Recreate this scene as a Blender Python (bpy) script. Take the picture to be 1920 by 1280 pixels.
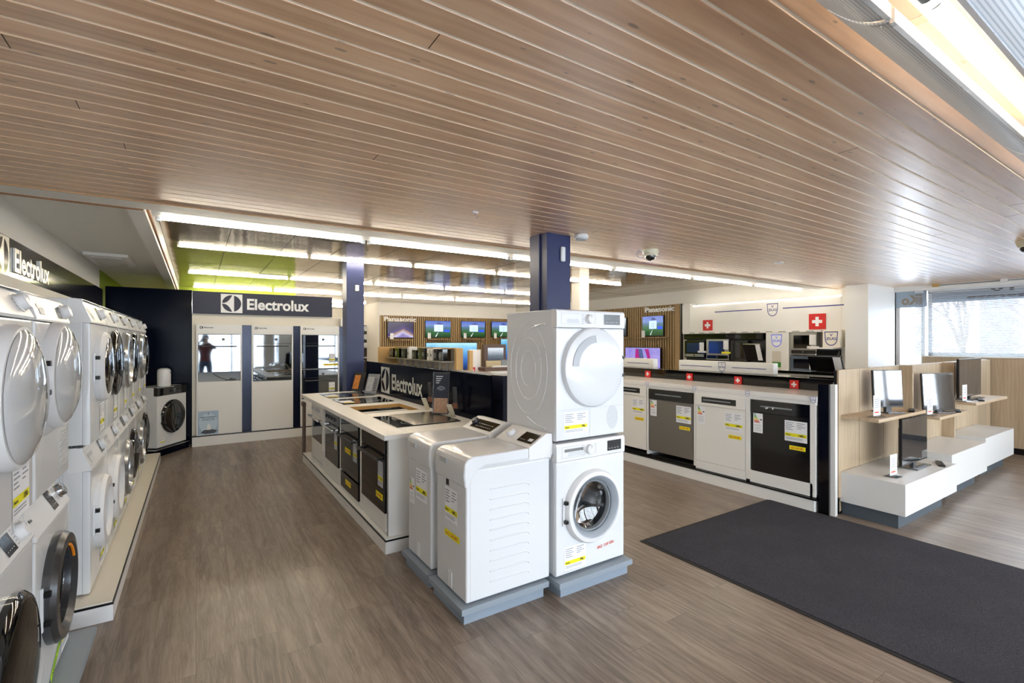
import bpy, bmesh, math, random
from mathutils import Vector, Matrix
random.seed(7)
for o in list(bpy.data.objects): bpy.data.objects.remove(o)
scene = bpy.context.scene
C = scene.collection
PI = math.pi
# ------------------------------------------------------------------ camera
cam = bpy.data.objects.new('camera', bpy.data.cameras.new('camera')); C.objects.link(cam)
cam.data.sensor_width = 36; cam.data.lens = 907.0/1920*36; cam.data.clip_start = .05
cam.location = (0, 0, 1.60); cam.rotation_euler = (PI/2, 0, -math.radians(33.13))
scene.camera = cam
# ------------------------------------------------------------------ world, exposure
w = bpy.data.worlds.new('sky'); scene.world = w; w.use_nodes = True
bgn = w.node_tree.nodes['Background']; bgn.inputs[0].default_value = (.80, .90, 1, 1); bgn.inputs[1].default_value = 6.0
scene.view_settings.view_transform = 'Standard'; scene.view_settings.look = 'None'
scene.view_settings.gamma = 1; scene.view_settings.use_curve_mapping = False
scene.view_settings.exposure = 1.08
TUBE = 40.0          # emission of fluorescent tubes
def portal(loc, rot, sx, sy):      # portals only guide the daylight sampling through the real windows
    l = bpy.data.lights.new('window_portal', 'AREA'); l.shape = 'RECTANGLE'; l.size = sx; l.size_y = sy; l.cycles.is_portal = True
    o = bpy.data.objects.new('window_portal', l); C.objects.link(o); o.location = loc; o.rotation_euler = rot
for xa, xb in ((-1.15, 2.2), (2.5, 6.0), (6.3, 9.6)): portal(((xa+xb)/2, -3.2, 1.36), (PI/2, 0, 0), xb-xa, 2.12)
portal((9.98, 0, 1.9), (PI/2, 0, PI/2), 6.1, 1.05); portal((9.98, 3.09, 1.31), (PI/2, 0, PI/2), .38, 2.2)

# ------------------------------------------------------------------ materials
MATS = {}
def srgb(c):
    if isinstance(c, str):
        c = tuple(int(c[i:i+2], 16)/255 for i in (0, 2, 4))
    return tuple((x/12.92 if x <= .04045 else ((x+.055)/1.055)**2.4) for x in c)+(1,)
def M(name, col='ffffff', rough=.5, metal=0, coat=0, emit=0, emcol=None, spec=None, noise=0, nscale=30, bump=0, bscale=200):
    if name in MATS: return MATS[name]
    m = bpy.data.materials.new(name); m.use_nodes = True; MATS[name] = m
    nt = m.node_tree; b = nt.nodes['Principled BSDF']
    b.inputs['Base Color'].default_value = srgb(col); b.inputs['Roughness'].default_value = rough
    b.inputs['Metallic'].default_value = metal; b.inputs['Coat Weight'].default_value = coat
    b.inputs['Coat Roughness'].default_value = .05
    if spec is not None: b.inputs['Specular IOR Level'].default_value = spec
    if emit:
        b.inputs['Emission Color'].default_value = srgb(emcol or col); b.inputs['Emission Strength'].default_value = emit
    tc = nt.nodes.new('ShaderNodeTexCoord'); nz = nt.nodes.new('ShaderNodeTexNoise')
    nt.links.new(tc.outputs['Object'], nz.inputs['Vector'])
    if noise:
        nz.inputs['Scale'].default_value = nscale
        mx = nt.nodes.new('ShaderNodeMix'); mx.data_type = 'RGBA'
        c = srgb(col)
        mx.inputs['A'].default_value = tuple(max(0, x*(1-noise)) for x in c[:3])+(1,)
        mx.inputs['B'].default_value = tuple(min(1, x*(1+noise)) for x in c[:3])+(1,)
        nt.links.new(nz.outputs['Fac'], mx.inputs['Factor']); nt.links.new(mx.outputs['Result'], b.inputs['Base Color'])
    else:
        nz.inputs['Scale'].default_value = 3
        mr = nt.nodes.new('ShaderNodeMapRange'); mr.inputs['To Min'].default_value = max(0, rough-.02); mr.inputs['To Max'].default_value = rough+.02
        nt.links.new(nz.outputs['Fac'], mr.inputs['Value']); nt.links.new(mr.outputs['Result'], b.inputs['Roughness'])
    if bump:
        n2 = nt.nodes.new('ShaderNodeTexNoise'); n2.inputs['Scale'].default_value = bscale
        bp = nt.nodes.new('ShaderNodeBump'); bp.inputs['Strength'].default_value = bump; bp.inputs['Distance'].default_value = .002
        nt.links.new(tc.outputs['Object'], n2.inputs['Vector']); nt.links.new(n2.outputs['Fac'], bp.inputs['Height']); nt.links.new(bp.outputs['Normal'], b.inputs['Normal'])
    return m
class NT:
    def __init__(s, m): s.m = m; s.t = m.node_tree; s.b = s.t.nodes['Principled BSDF']
    def n(s, typ, **kw):
        n = s.t.nodes.new('ShaderNode'+typ)
        for k, v in kw.items(): setattr(n, k, v)
        return n
    def l(s, a, b): s.t.links.new(a, b)
    def math(s, op, a, b=None, c=None):
        n = s.n('Math', operation=op)
        for i, x in enumerate((a, b, c)):
            if x is None: continue
            if hasattr(x, 'links'): s.l(x, n.inputs[i])
            else: n.inputs[i].default_value = x
        return n.outputs[0]
    def comb(s, x, y, z=0):
        n = s.n('CombineXYZ')
        for i, v in enumerate((x, y, z)):
            if hasattr(v, 'links'): s.l(v, n.inputs[i])
            else: n.inputs[i].default_value = v
        return n.outputs[0]
    def xyz(s, out='Object'):
        tc = s.n('TexCoord'); sp = s.n('SeparateXYZ'); s.l(tc.outputs[out], sp.inputs[0]); return sp.outputs
    def noise(s, vec, scale=1, detail=3, rough=.5):
        n = s.n('TexNoise'); n.inputs['Scale'].default_value = scale; n.inputs['Detail'].default_value = detail; n.inputs['Roughness'].default_value = rough
        s.l(vec, n.inputs['Vector']); return n.outputs['Fac']
    def ramp(s, fac, stops):
        n = s.n('ValToRGB'); s.l(fac, n.inputs[0]); e = n.color_ramp.elements
        e[0].position = stops[0][0]; e[0].color = srgb(stops[0][1]); e[1].position = stops[-1][0]; e[1].color = srgb(stops[-1][1])
        for p, c in stops[1:-1]: k = e.new(p); k.color = srgb(c)
        return n.outputs[0]
    def mix(s, fac, a, b, mode='MIX'):
        n = s.n('Mix', data_type='RGBA', blend_type=mode)
        for k, x in (('Factor', fac), ('A', a), ('B', b)):
            if hasattr(x, 'links'): s.l(x, n.inputs[k])
            elif k == 'Factor': n.inputs[k].default_value = x
            else: n.inputs[k].default_value = srgb(x)
        return n.outputs['Result']
    def bump(s, h, st=.3, dist=.002):
        n = s.n('Bump'); n.inputs['Strength'].default_value = st; n.inputs['Distance'].default_value = dist
        s.l(h, n.inputs['Height']); s.l(n.outputs['Normal'], s.b.inputs['Normal'])

def wood(name, dark, mid, light, axis='x', pw=.1, knots=True, rough=.4, seam=False, plen=None, stretch=1.2, fine=38, coat=0, crough=.25):
    """planked wood: grain runs along axis, boards pw wide"""
    m = M(name, mid, rough, coat=coat); k = NT(m); k.b.inputs['Coat Roughness'].default_value = crough
    X = k.xyz(); a, b, c = {'x': (X[0], X[1], X[2]), 'y': (X[1], X[0], X[2]), 'z': (X[2], X[0], X[1])}[axis]
    b2 = k.math('ADD', b, c) if axis == 'z' else b
    idx = k.math('FLOOR', k.math('DIVIDE', b2, pw))
    wn = k.n('TexWhiteNoise', noise_dimensions='1D'); k.l(idx, wn.inputs['W']); rnd = wn.outputs['Value']
    if plen:
        la = k.math('ADD', k.math('DIVIDE', a, plen), k.math('MULTIPLY', rnd, 7.0))
        ii = k.math('ADD', k.math('MULTIPLY', idx, 17.3), k.math('FLOOR', la))
        w2 = k.n('TexWhiteNoise', noise_dimensions='1D'); k.l(ii, w2.inputs['W']); rnd = w2.outputs['Value']
    off = k.math('MULTIPLY', rnd, 23.0)
    v1 = k.comb(k.math('ADD', k.math('MULTIPLY', a, stretch), off), k.math('MULTIPLY', b2, fine), off)
    g = k.noise(v1, 1, 5, .6)
    v2 = k.comb(k.math('ADD', k.math('MULTIPLY', a, 1.1), off), k.math('MULTIPLY', b2, 6.5), off)
    wv = k.n('TexWave', wave_type='RINGS'); wv.inputs['Scale'].default_value = 1.3; wv.inputs['Distortion'].default_value = 7; wv.inputs['Detail Scale'].default_value = 1.5; wv.inputs['Detail'].default_value = 2
    k.l(v2, wv.inputs['Vector'])
    gg = k.math('ADD', k.math('MULTIPLY', g, .82), k.math('MULTIPLY', wv.outputs['Fac'], .18))
    col = k.ramp(gg, [(.25, dark), (.5, mid), (.78, light)])
    if seam:      # contour-like cathedral grain and fine pores
        n0 = k.noise(k.comb(k.math('ADD', k.math('MULTIPLY', a, .9), off), k.math('MULTIPLY', b2, 6.0), off), 1, 2, .4)
        st = k.math('PINGPONG', k.math('MULTIPLY', n0, 26.0), 1.0)
        po = k.noise(k.comb(k.math('MULTIPLY', a, 7.0), k.math('MULTIPLY', b2, 170.0), off), 1, 3, .6)
        ms = k.noise(k.comb(k.math('ADD', k.math('MULTIPLY', a, .8), off), k.math('MULTIPLY', b2, 4.0), 3.0), 1, 2, .5)
        col = k.mix(k.math('MULTIPLY', k.math('MULTIPLY', k.math('POWER', st, 3.0), k.math('GREATER_THAN', ms, .47)), .30), col, '4c4138')
        col = k.mix(k.math('MULTIPLY', k.math('GREATER_THAN', po, .56), .22), col, 'b5a798')
    hsv = k.n('HueSaturation'); k.l(col, hsv.inputs['Color']); k.l(k.math('ADD', k.math('MULTIPLY', rnd, .26), .87), hsv.inputs['Value'])
    col = hsv.outputs['Color']
    if knots:
        vv = k.comb(k.math('ADD', k.math('MULTIPLY', a, 5.0), off), k.math('MULTIPLY', b2, 15.0), 0)
        vo = k.n('TexVoronoi', voronoi_dimensions='2D'); vo.inputs['Scale'].default_value = 1; k.l(vv, vo.inputs['Vector'])
        sc = k.n('SeparateColor'); k.l(vo.outputs['Color'], sc.inputs[0])
        rad = k.math('MULTIPLY', k.math('SUBTRACT', sc.outputs[0], .5), .24)
        kn = k.math('SMOOTH_MIN', k.math('MAXIMUM', k.math('MULTIPLY', k.math('SUBTRACT', rad, vo.outputs['Distance']), 40), 0), 1, .1)
        col = k.mix(k.math('MULTIPLY', kn, .55), col, '4a3a30')
    if seam:
        fb = k.math('FRACT', k.math('DIVIDE', b2, pw)); e = k.math('LESS_THAN', k.math('MINIMUM', fb, k.math('SUBTRACT', 1.0, fb)), .006)
        fa = k.math('FRACT', la); e2 = k.math('LESS_THAN', k.math('MINIMUM', fa, k.math('SUBTRACT', 1.0, fa)), .0012)
        col = k.mix(k.math('MULTIPLY', k.math('MAXIMUM', e, e2), .4), col, '2c2622')
    k.l(col, k.b.inputs['Base Color']); k.bump(g, .12, .001)
    return m
white = M('white enamel', 'dfe2e5', .22, coat=.35)
whitem = M('white laminate', 'eae9e5', .42)
cream = M('cream paint', 'dcd8cc', .7)
creamw = M('white plaster', 'e4e2dc', .8, bump=.05)
grey_side = M('grey white sheet steel', 'dfe2e6', .35)
plas = M('white plastic', 'e4e5e6', .3)
lgrey = M('light grey plastic', 'b9bcc0', .35)
mgrey = M('mid grey plastic', '7f8488', .35)
dgrey = M('dark grey plastic', '3b3e42', .35)
black = M('black plastic', '0b0b0c', .28)
gblack = M('gloss black glass', '050506', .06, coat=.6)
navy = M('navy laminate', '131937', .5)
navyg = M('gloss navy panel', '060a1a', .14, spec=.05)
pillarb = M('blue painted steel', '26305a', .42)
steel = M('brushed steel', '9a9a98', .3, 1)
chrome = M('chrome', 'd8d8da', .1, 1)
mirror = M('mirror oven glass', '8e949a', .03, 1)
darkmirror = M('dark reflective glass', '3a3a3c', .05, .9)
plinthg = M('blue grey plinth board', '8f9aa4', .5)
yellow = M('yellow price strip', 'f0e820', .6)
green = M('lime sticker', 'b6f02a', .6)
redm = M('red', 'd2201c', .5)
redl = M('red lettering', 'd8401c', .5)
paper = M('paper', 'eef0f4', .6)
ink = M('grey print', '8a8f9c', .7)
inkd = M('dark print', '1a1c24', .6)
bluep = M('blue print', '2a3a8c', .5)
limewall = M('lime green wall', '869c28', .7)
purple = M('lilac board', '8f7fc8', .5)
tubem = M('tube light', 'ffffff', .4, emit=TUBE, emcol='fff3de')
tubeb = M('louvre tube light', 'ffffff', .4, emit=9, emcol='fff6ea')
gasket = M('grey rubber', '6f7478', .5)
orange = M('orange', 'e88a1c', .5)
caps = M('tube end cap', 'd8d8d4', .3, .6)
osb = M('particle board', 'b98f52', .8, noise=.35, nscale=160)
oak = wood('light oak laminate', 'b09a7e', 'bca78a', 'c9b69b', 'z', .42, False, .5, stretch=.8, fine=9)
oakx = wood('oak shelf board', 'b39b7c', 'c6ae8e', 'd2bea2', 'x', .5, False, .45)
oakd = M('oak strip', 'ac9064', .55, noise=.12, nscale=20)
beech = M('beech veneer', 'c9a468', .5, noise=.1, nscale=9)
walnut = M('brown wood', '5a4438', .5, noise=.2, nscale=30)
ceilw = wood('varnished pine ceiling', 'be9674', 'd3ab86', 'e0be9c', 'x', .1, True, .3, coat=1.0, crough=.36)
ceilt = M('pale pine tongue', 'fff6e6', .35)
floorm = wood('grey brown vinyl plank', '685a4f', '807266', '9a8b7c', 'y', .187, False, .32, True, 1.5, 1.6, 15)
def drum_mat():
    m = M('perforated drum steel', '8c9094', .3, .9); k = NT(m)
    X = k.xyz(); v = k.comb(k.math('MULTIPLY', X[0], 55), k.math('MULTIPLY', X[2], 55), k.math('MULTIPLY', X[1], 55))
    vo = k.n('TexVoronoi'); vo.inputs['Scale'].default_value = 1; vo.inputs['Randomness'].default_value = .1; k.l(v, vo.inputs['Vector'])
    k.l(k.mix(k.math('LESS_THAN', vo.outputs['Distance'], .33), 'a8adb2', '1c1e20'), k.b.inputs['Base Color'])
    return m
drum = drum_mat()
def mat_mat():
    m = M('ribbed doormat', '3a3a3e', .95); k = NT(m); X = k.xyz(); v = k.comb(X[0], X[1], X[2])
    n = k.noise(v, 220, 3, .8); n2 = k.noise(v, 2.5, 2)
    k.l(k.mix(n2, k.ramp(n, [(.3, '26262a'), (.5, '48484e'), (.7, '74747c')]), '3e3e44'), k.b.inputs['Base Color'])
    k.b.inputs['Specular IOR Level'].default_value = .1; k.bump(n, 1, .006); return m
matm = mat_mat()
def metal_ceiling():
    m = M('satin metal ceiling panels', 'a8977a', .12, .5); k = NT(m); X = k.xyz()
    v = k.comb(k.math('MULTIPLY', X[0], 1.2), k.math('MULTIPLY', X[1], .5), 0); n = k.noise(v, 1.6, 2)
    n2 = k.noise(k.comb(k.math('MULTIPLY', X[0], 2.2), k.math('MULTIPLY', X[1], 2.0), 0), 1.4, 2)
    k.l(k.math('ADD', k.math('MULTIPLY', n, .06), .10), k.b.inputs['Roughness'])
    bp = k.n('Bump'); bp.inputs['Strength'].default_value = .15; bp.inputs['Distance'].default_value = .03; k.l(n2, bp.inputs['Height'])
    k.l(bp.outputs['Normal'], k.b.inputs['Normal'])
    return m
mceil = metal_ceiling()
def perf_mat():
    m = M('perforated white louvre', 'b9c0c6', .4); k = NT(m); X = k.xyz()
    f = k.math('FRACT', k.math('MULTIPLY', X[1], 120)); k.l(k.mix(k.math('LESS_THAN', f, .4), 'e4e8ec', 'bcc4cc'), k.b.inputs['Base Color']); return m
perf = perf_mat()
def glass_mat(name='thin clear glass', tint='ffffff', gl=.12, rough=.02, bump=0):
    m = bpy.data.materials.new(name); MATS[name] = m; m.use_nodes = True; t = m.node_tree
    for n in list(t.nodes): t.nodes.remove(n)
    o = t.nodes.new('ShaderNodeOutputMaterial'); mx = t.nodes.new('ShaderNodeMixShader'); tr = t.nodes.new('ShaderNodeBsdfTransparent'); g = t.nodes.new('ShaderNodeBsdfGlossy')
    tr.inputs[0].default_value = srgb(tint); g.inputs['Roughness'].default_value = rough
    lw = t.nodes.new('ShaderNodeLayerWeight'); lw.inputs[0].default_value = .25
    ad = t.nodes.new('ShaderNodeMath'); ad.operation = 'MULTIPLY_ADD'; ad.inputs[1].default_value = .6; ad.inputs[2].default_value = gl; ad.use_clamp = True
    t.links.new(lw.outputs['Fresnel'], ad.inputs[0]); t.links.new(ad.outputs[0], mx.inputs[0])
    t.links.new(tr.outputs[0], mx.inputs[1]); t.links.new(g.outputs[0], mx.inputs[2]); t.links.new(mx.outputs[0], o.inputs[0])
    if bump:
        tc = t.nodes.new('ShaderNodeTexCoord'); nz = t.nodes.new('ShaderNodeTexNoise'); nz.inputs['Scale'].default_value = 9; nz.inputs['Detail'].default_value = 4
        bp = t.nodes.new('ShaderNodeBump'); bp.inputs['Strength'].default_value = bump; bp.inputs['Distance'].default_value = .03
        t.links.new(tc.outputs['Object'], nz.inputs['Vector']); t.links.new(nz.outputs['Fac'], bp.inputs['Height']); t.links.new(bp.outputs['Normal'], g.inputs['Normal'])
    return m
glass = glass_mat()
doorglass = glass_mat('smoked door glass', 'c4cacf', .1)
blackdoor = glass_mat('dark tinted door glass', '1a1c1e', .12)
film = glass_mat('cling film', 'f6f8fa', .1, .12, .8)
acryl = glass_mat('clear acrylic', 'f2f6f8', .1)
SCR = {}
def screen_mat(kind):
    if kind in SCR: return SCR[kind]
    m = M('screen picture '+kind, '101014', .15); SCR[kind] = m; k = NT(m); X = k.xyz('Generated')
    v = k.comb(X[0], X[1], X[2]); n = k.noise(v, 5, 5)
    z = k.math('ADD', X[2], k.math('MULTIPLY', k.math('SUBTRACT', n, .5), .22))
    if kind == 'landscape': col = k.ramp(z, [(.1, '24502a'), (.3, '3c6c40'), (.5, '4c7464'), (.62, '5a7ca0'), (.72, '7a94d0'), (.95, '6078d0')])
    elif kind == 'mountain': col = k.ramp(k.math('ADD', z, k.math('MULTIPLY', k.math('ABSOLUTE', k.math('SUBTRACT', X[0], .6)), .9)), [(.2, '8a7ab8'), (.35, 'c8c4e8'), (.5, 'b08a70'), (.62, '4a3a78'), (.9, '2c2450')])
    elif kind == 'blue': col = k.ramp(z, [(.05, '0c2c6a'), (.4, '1f6cc0'), (.8, '58b0e0'), (.98, '9ad8f0')])
    elif kind == 'lilac': col = k.ramp(n, [(.3, '8c84d4'), (.6, 'a89ae0'), (.75, 'b8aeec')])
    elif kind == 'grey': col = k.ramp(z, [(.1, '2a3038'), (.5, '586470'), (.9, 'c8d0d8')])
    else: col = k.ramp(z, [(.1, '14161a'), (.9, '282c34')])
    k.l(col, k.b.inputs['Emission Color']); k.b.inputs['Emission Strength'].default_value = .5; return m

# ------------------------------------------------------------------ mesh builder
TXT = {}
def text_geo(s, bold):
    if (s, bold) in TXT: return TXT[(s, bold)]
    cu = bpy.data.curves.new('t', 'FONT'); cu.body = s; cu.size = 1; cu.resolution_u = 3; cu.offset = bold
    o = bpy.data.objects.new('t', cu); C.objects.link(o); bpy.context.view_layer.update()
    me = o.to_mesh(); vs = [tuple(v.co) for v in me.vertices]; fs = [tuple(p.vertices) for p in me.polygons]
    o.to_mesh_clear(); bpy.data.objects.remove(o); bpy.data.curves.remove(cu)
    x0 = min(v[0] for v in vs); x1 = max(v[0] for v in vs); y0 = min(v[1] for v in vs); y1 = max(v[1] for v in vs)
    TXT[(s, bold)] = (vs, fs, x0, x1, y0, y1); return TXT[(s, bold)]
class MB:
    def __init__(s): s.bm = bmesh.new(); s.mats = []
    def mi(s, m):
        if m not in s.mats: s.mats.append(m)
        return s.mats.index(m)
    def face(s, pts, m):
        f = s.bm.faces.new([s.bm.verts.new(p) for p in pts]); f.material_index = s.mi(m); return f
    def grab(s, verts, m):
        i = s.mi(m); fs = set(f for v in verts for f in v.link_faces)
        for f in fs: f.material_index = i
        return fs
    def box(s, x0, x1, y0, y1, z0, z1, m, bev=0, seg=2, vertical=False, rot=None):
        if x0 > x1: x0, x1 = x1, x0
        if y0 > y1: y0, y1 = y1, y0
        if z0 > z1: z0, z1 = z1, z0
        r = bmesh.ops.create_cube(s.bm, size=1); vs = r['verts']
        for v in vs: v.co = Vector(((x0+x1)/2+v.co.x*(x1-x0), (y0+y1)/2+v.co.y*(y1-y0), (z0+z1)/2+v.co.z*(z1-z0)))
        s.grab(vs, m)
        if bev:
            es = set(e for v in vs for e in v.link_edges)
            if vertical: es = [e for e in es if abs((e.verts[0].co-e.verts[1].co).normalized().z) > .9]
            bv = min(bev, .45*min(x1-x0, y1-y0, z1-z0)) if not vertical else bev
            r = bmesh.ops.bevel(s.bm, geom=list(es), offset=bv, segments=seg, affect='EDGES', profile=.5, clamp_overlap=True)
            vs = list(set(v for f in r['faces'] for v in f.verts) | set(v for v in vs if v.is_valid))
            s.grab(vs, m)
        if rot: bmesh.ops.rotate(s.bm, verts=[v for v in vs if v.is_valid], cent=Vector(rot[0]), matrix=Matrix.Rotation(rot[1], 3, rot[2]))
        return vs
    def lathe(s, prof, c, axis, m, seg=40, close=False, scale=(1, 1)):
        """prof: list of (r, t[, mat]); t along axis ('x','y','z' with sign via negative t)"""
        rings = []
        for p in prof:
            r, t = p[0], p[1]; ring = []
            for i in range(seg):
                a = 2*PI*i/seg; u = math.cos(a)*r*scale[0]; v = math.sin(a)*r*scale[1]
                d = {'y': (u, t, v), 'z': (u, v, t), 'x': (t, u, v)}[axis]
                ring.append(s.bm.verts.new((c[0]+d[0], c[1]+d[1], c[2]+d[2])))
            rings.append(ring)
        for j in range(len(rings)-1):
            mm = prof[j+1][2] if len(prof[j+1]) > 2 else m
            for i in range(seg):
                f = s.bm.faces.new((rings[j][i], rings[j][(i+1) % seg], rings[j+1][(i+1) % seg], rings[j+1][i])); f.material_index = s.mi(mm)
        if close:
            for rg, p in ((rings[0], prof[0]), (rings[-1], prof[-1])):
                if p[0] > 1e-4:
                    f = s.bm.faces.new(rg); f.material_index = s.mi(p[2] if len(p) > 2 else m)
    def cyl(s, c, r, t0, t1, axis, m, seg=24, b=0):
        pr = [(r, t0), (r, t1)] if not b else [(r-b, t0), (r, t0+b*(1 if t1 > t0 else -1)), (r, t1-b*(1 if t1 > t0 else -1)), (r-b, t1)]
        s.lathe(pr, c, axis, m, seg, True)
    def prism(s, pts, axis, t0, t1, m, cap=True):
        """pts 2D polygon; axis 'x': pts=(y,z); 'y': (x,z); 'z': (x,y)"""
        def P(p, t): return {'x': (t, p[0], p[1]), 'y': (p[0], t, p[1]), 'z': (p[0], p[1], t)}[axis]
        a = [s.bm.verts.new(P(p, t0)) for p in pts]; b = [s.bm.verts.new(P(p, t1)) for p in pts]; i = s.mi(m); n = len(pts)
        for k in range(n):
            f = s.bm.faces.new((a[k], a[(k+1) % n], b[(k+1) % n], b[k])); f.material_index = i
        if cap:
            for l in (a, b): f = s.bm.faces.new(l); f.material_index = i
        return a+b
    def tube(s, pts, r, m, seg=6, closed=False):
        pts = [Vector(p) for p in pts]; rings = []; n = len(pts)
        for i, p in enumerate(pts):
            t = (pts[(i+1) % n]-pts[i-1]) if closed else (pts[min(i+1, n-1)]-pts[max(i-1, 0)])
            t.normalize(); a = t.orthogonal() if abs(t.z) > .95 else Vector((0, 0, 1)).cross(t); a.normalize(); b = t.cross(a)
            rings.append([s.bm.verts.new(p+a*math.cos(2*PI*k/seg)*r+b*math.sin(2*PI*k/seg)*r) for k in range(seg)])
        for i in range(n if closed else n-1):
            for k in range(seg):
                f = s.bm.faces.new((rings[i][k], rings[i][(k+1) % seg], rings[(i+1) % n][(k+1) % seg], rings[(i+1) % n][k])); f.material_index = s.mi(m)
        if not closed:
            for rg in (rings[0], rings[-1]): f = s.bm.faces.new(rg); f.material_index = s.mi(m)
    def text(s, t, o, ux, uy, m, h=None, w=None, bold=0, align='l', ext=.0008):
        """text with cap box height h (or width w), origin o lower-left, ux/uy unit vectors"""
        vs, fs, x0, x1, y0, y1 = text_geo(t, bold); ux = Vector(ux); uy = Vector(uy); n = ux.cross(uy); o = Vector(o)
        sy = h/(y1-y0) if h else w/(x1-x0); sx = w/(x1-x0) if w else sy
        wd = (x1-x0)*sx; off = {'l': 0, 'c': -wd/2, 'r': -wd}[align]
        nv = [s.bm.verts.new(o+ux*((v[0]-x0)*sx+off)+uy*((v[1]-y0)*sy)+n*ext) for v in vs]; i = s.mi(m)
        for f in fs:
            try: ff = s.bm.faces.new([nv[k] for k in f]); ff.material_index = i
            except ValueError: pass
        if ext > .003:
            edge = {}
            for f in fs:
                for k in range(len(f)):
                    a, b = f[k], f[(k+1) % len(f)]; kk = (min(a, b), max(a, b)); edge[kk] = edge.get(kk, 0)+1
            bv = [s.bm.verts.new(v.co-n*(ext-.0005)) for v in nv]
            for (a, b), c in edge.items():
                if c == 1: ff = s.bm.faces.new((nv[a], nv[b], bv[b], bv[a])); ff.material_index = i
    def poly(s, o, ux, uy, pts, m, ext=.001):
        ux = Vector(ux); uy = Vector(uy); n = ux.cross(uy); o = Vector(o)
        f = s.bm.faces.new([s.bm.verts.new(o+ux*p[0]+uy*p[1]+n*ext) for p in pts]); f.material_index = s.mi(m)
    def xf(s, mat, verts=None): bmesh.ops.transform(s.bm, matrix=mat, verts=verts or s.bm.verts[:])
    def build(s, name, parent=None, world=False, sharp=.6, **props):
        bmesh.ops.recalc_face_normals(s.bm, faces=s.bm.faces[:])
        me = bpy.data.meshes.new(name); s.bm.to_mesh(me); s.bm.free()
        for m in s.mats: me.materials.append(m)
        if world and parent is not None: me.transform(Matrix.Translation(-Vector(parent.matrix_basis.translation)))
        me.polygons.foreach_set('use_smooth', [True]*len(me.polygons)); me.set_sharp_from_angle(angle=sharp)
        o = bpy.data.objects.new(name, me); C.objects.link(o); o.parent = parent
        if len(me.polygons) < 20000: wn = o.modifiers.new('weighted_normal', 'WEIGHTED_NORMAL'); wn.keep_sharp = True; wn.weight = 80
        for k, v in props.items(): o[k] = v
        return o
def thing(name, label, cat, loc=(0, 0, 0), rot=0, group=None):
    o = bpy.data.objects.new(name, None); C.objects.link(o); o.location = loc; o.rotation_euler = (0, 0, rot); o.empty_display_size = .1
    o['label'] = label; o['category'] = cat
    if group: o['group'] = group
    return o
def solo(mb, name, label, cat, loc=None, group=None, kind=None):
    """a top-level thing that is one mesh, built in world coordinates; origin moved to loc"""
    o = mb.build(name)
    if loc: o.data.transform(Matrix.Translation(-Vector(loc))); o.location = loc
    o['label'] = label; o['category'] = cat
    if group: o['group'] = group
    if kind: o['kind'] = kind
    return o
def struct(mb, name, parent=None):
    o = mb.build(name); o['kind'] = 'structure'; return o
def sbox(name, m, *a, bev=0):
    mb = MB(); mb.box(*a, m, bev); return struct(mb, name)
AX = {'-y': ((1, 0, 0), (0, 0, 1)), 'x': ((0, 1, 0), (0, 0, 1)), '-x': ((0, -1, 0), (0, 0, 1)), 'z': ((1, 0, 0), (0, 1, 0))}
def elux_logo(mb, o, ux, uy, s, bgm, dkm):
    """square emblem side s, lower-left at o"""
    c = [(math.cos(a), math.sin(a)) for a in [2*PI*i/40 for i in range(40)]]; r = s*.44
    P = lambda pts: [(s/2+x*r, s/2+y*r) for x, y in pts]
    if bgm: mb.poly(o, ux, uy, [(0, 0), (s, 0), (s, s), (0, s)], bgm, .001)
    R = [(math.cos(a), math.sin(a)) for a in [-1.32+2.64*i/20 for i in range(21)]]
    mb.poly(o, ux, uy, P(R), dkm, .002)
    for sg in (1, -1):
        arc = [(math.cos(a), sg*math.sin(a)) for a in [1.52+(PI-.06-1.52)*i/16 for i in range(17)]]
        inner = []
        for i in range(1, 13):
            t = i/13; x = -1+t*1.02; y = .05+.88*(t**2.6); inner.append((x, sg*y))
        pts = P(arc+inner)
        for i in range(len(arc)-1):      # strip between arc and inner curve
            a0 = arc[i]; a1 = arc[i+1]; k = len(arc)-1
            def inn(j): t = 1-j/k; return (-1+t*1.02, sg*(.05+.88*(t**2.6)))
            mb.poly(o, ux, uy, P([a0, a1, inn(i+1), inn(i)]), dkm, .002)
def shield(mb, o, ux, uy, s, m, fill=None, ext=.001):
    """V-ZUG shield, height s, centred horizontally on o, base at o"""
    def outl(k):
        w_ = .43*s*k; pts = [(-w_*1.02, .5*s*k), (w_*1.02, .5*s*k)]
        for i in range(17):
            a = -PI*i/16; pts.append((w_*math.cos(a)*.93, -.02*s*k+math.sin(a)*.48*s*k))
        return [(x, y+s/2) for x, y in pts]
    A = outl(1); B = outl(.88)
    if fill: mb.poly(o, ux, uy, A, fill, ext*.5)
    for i in range(len(A)): j = (i+1) % len(A); mb.poly(o, ux, uy, [A[i], A[j], B[j], B[i]], m, ext)
    O = Vector(o); U = Vector(ux); V = Vector(uy)
    mb.text('ZUG', O+V*s*.40, ux, uy, m, h=s*.19, w=s*.66, bold=.02, align='c', ext=ext)
    mb.text('V', O+V*s*.66, ux, uy, m, h=s*.19, w=s*.2, bold=.02, align='c', ext=ext)
def swiss(mb, o, ux, uy, s, ext=.001):
    mb.poly(o, ux, uy, [(0, 0), (s, 0), (s, s), (0, s)], redm, ext)
    a, b, c, d = .2*s, .4*s, .6*s, .8*s
    mb.poly(o, ux, uy, [(a, b), (b, b), (b, a), (c, a), (c, b), (d, b), (d, c), (c, c), (c, d), (b, d), (b, c), (a, c)], paper, ext*2)
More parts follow.
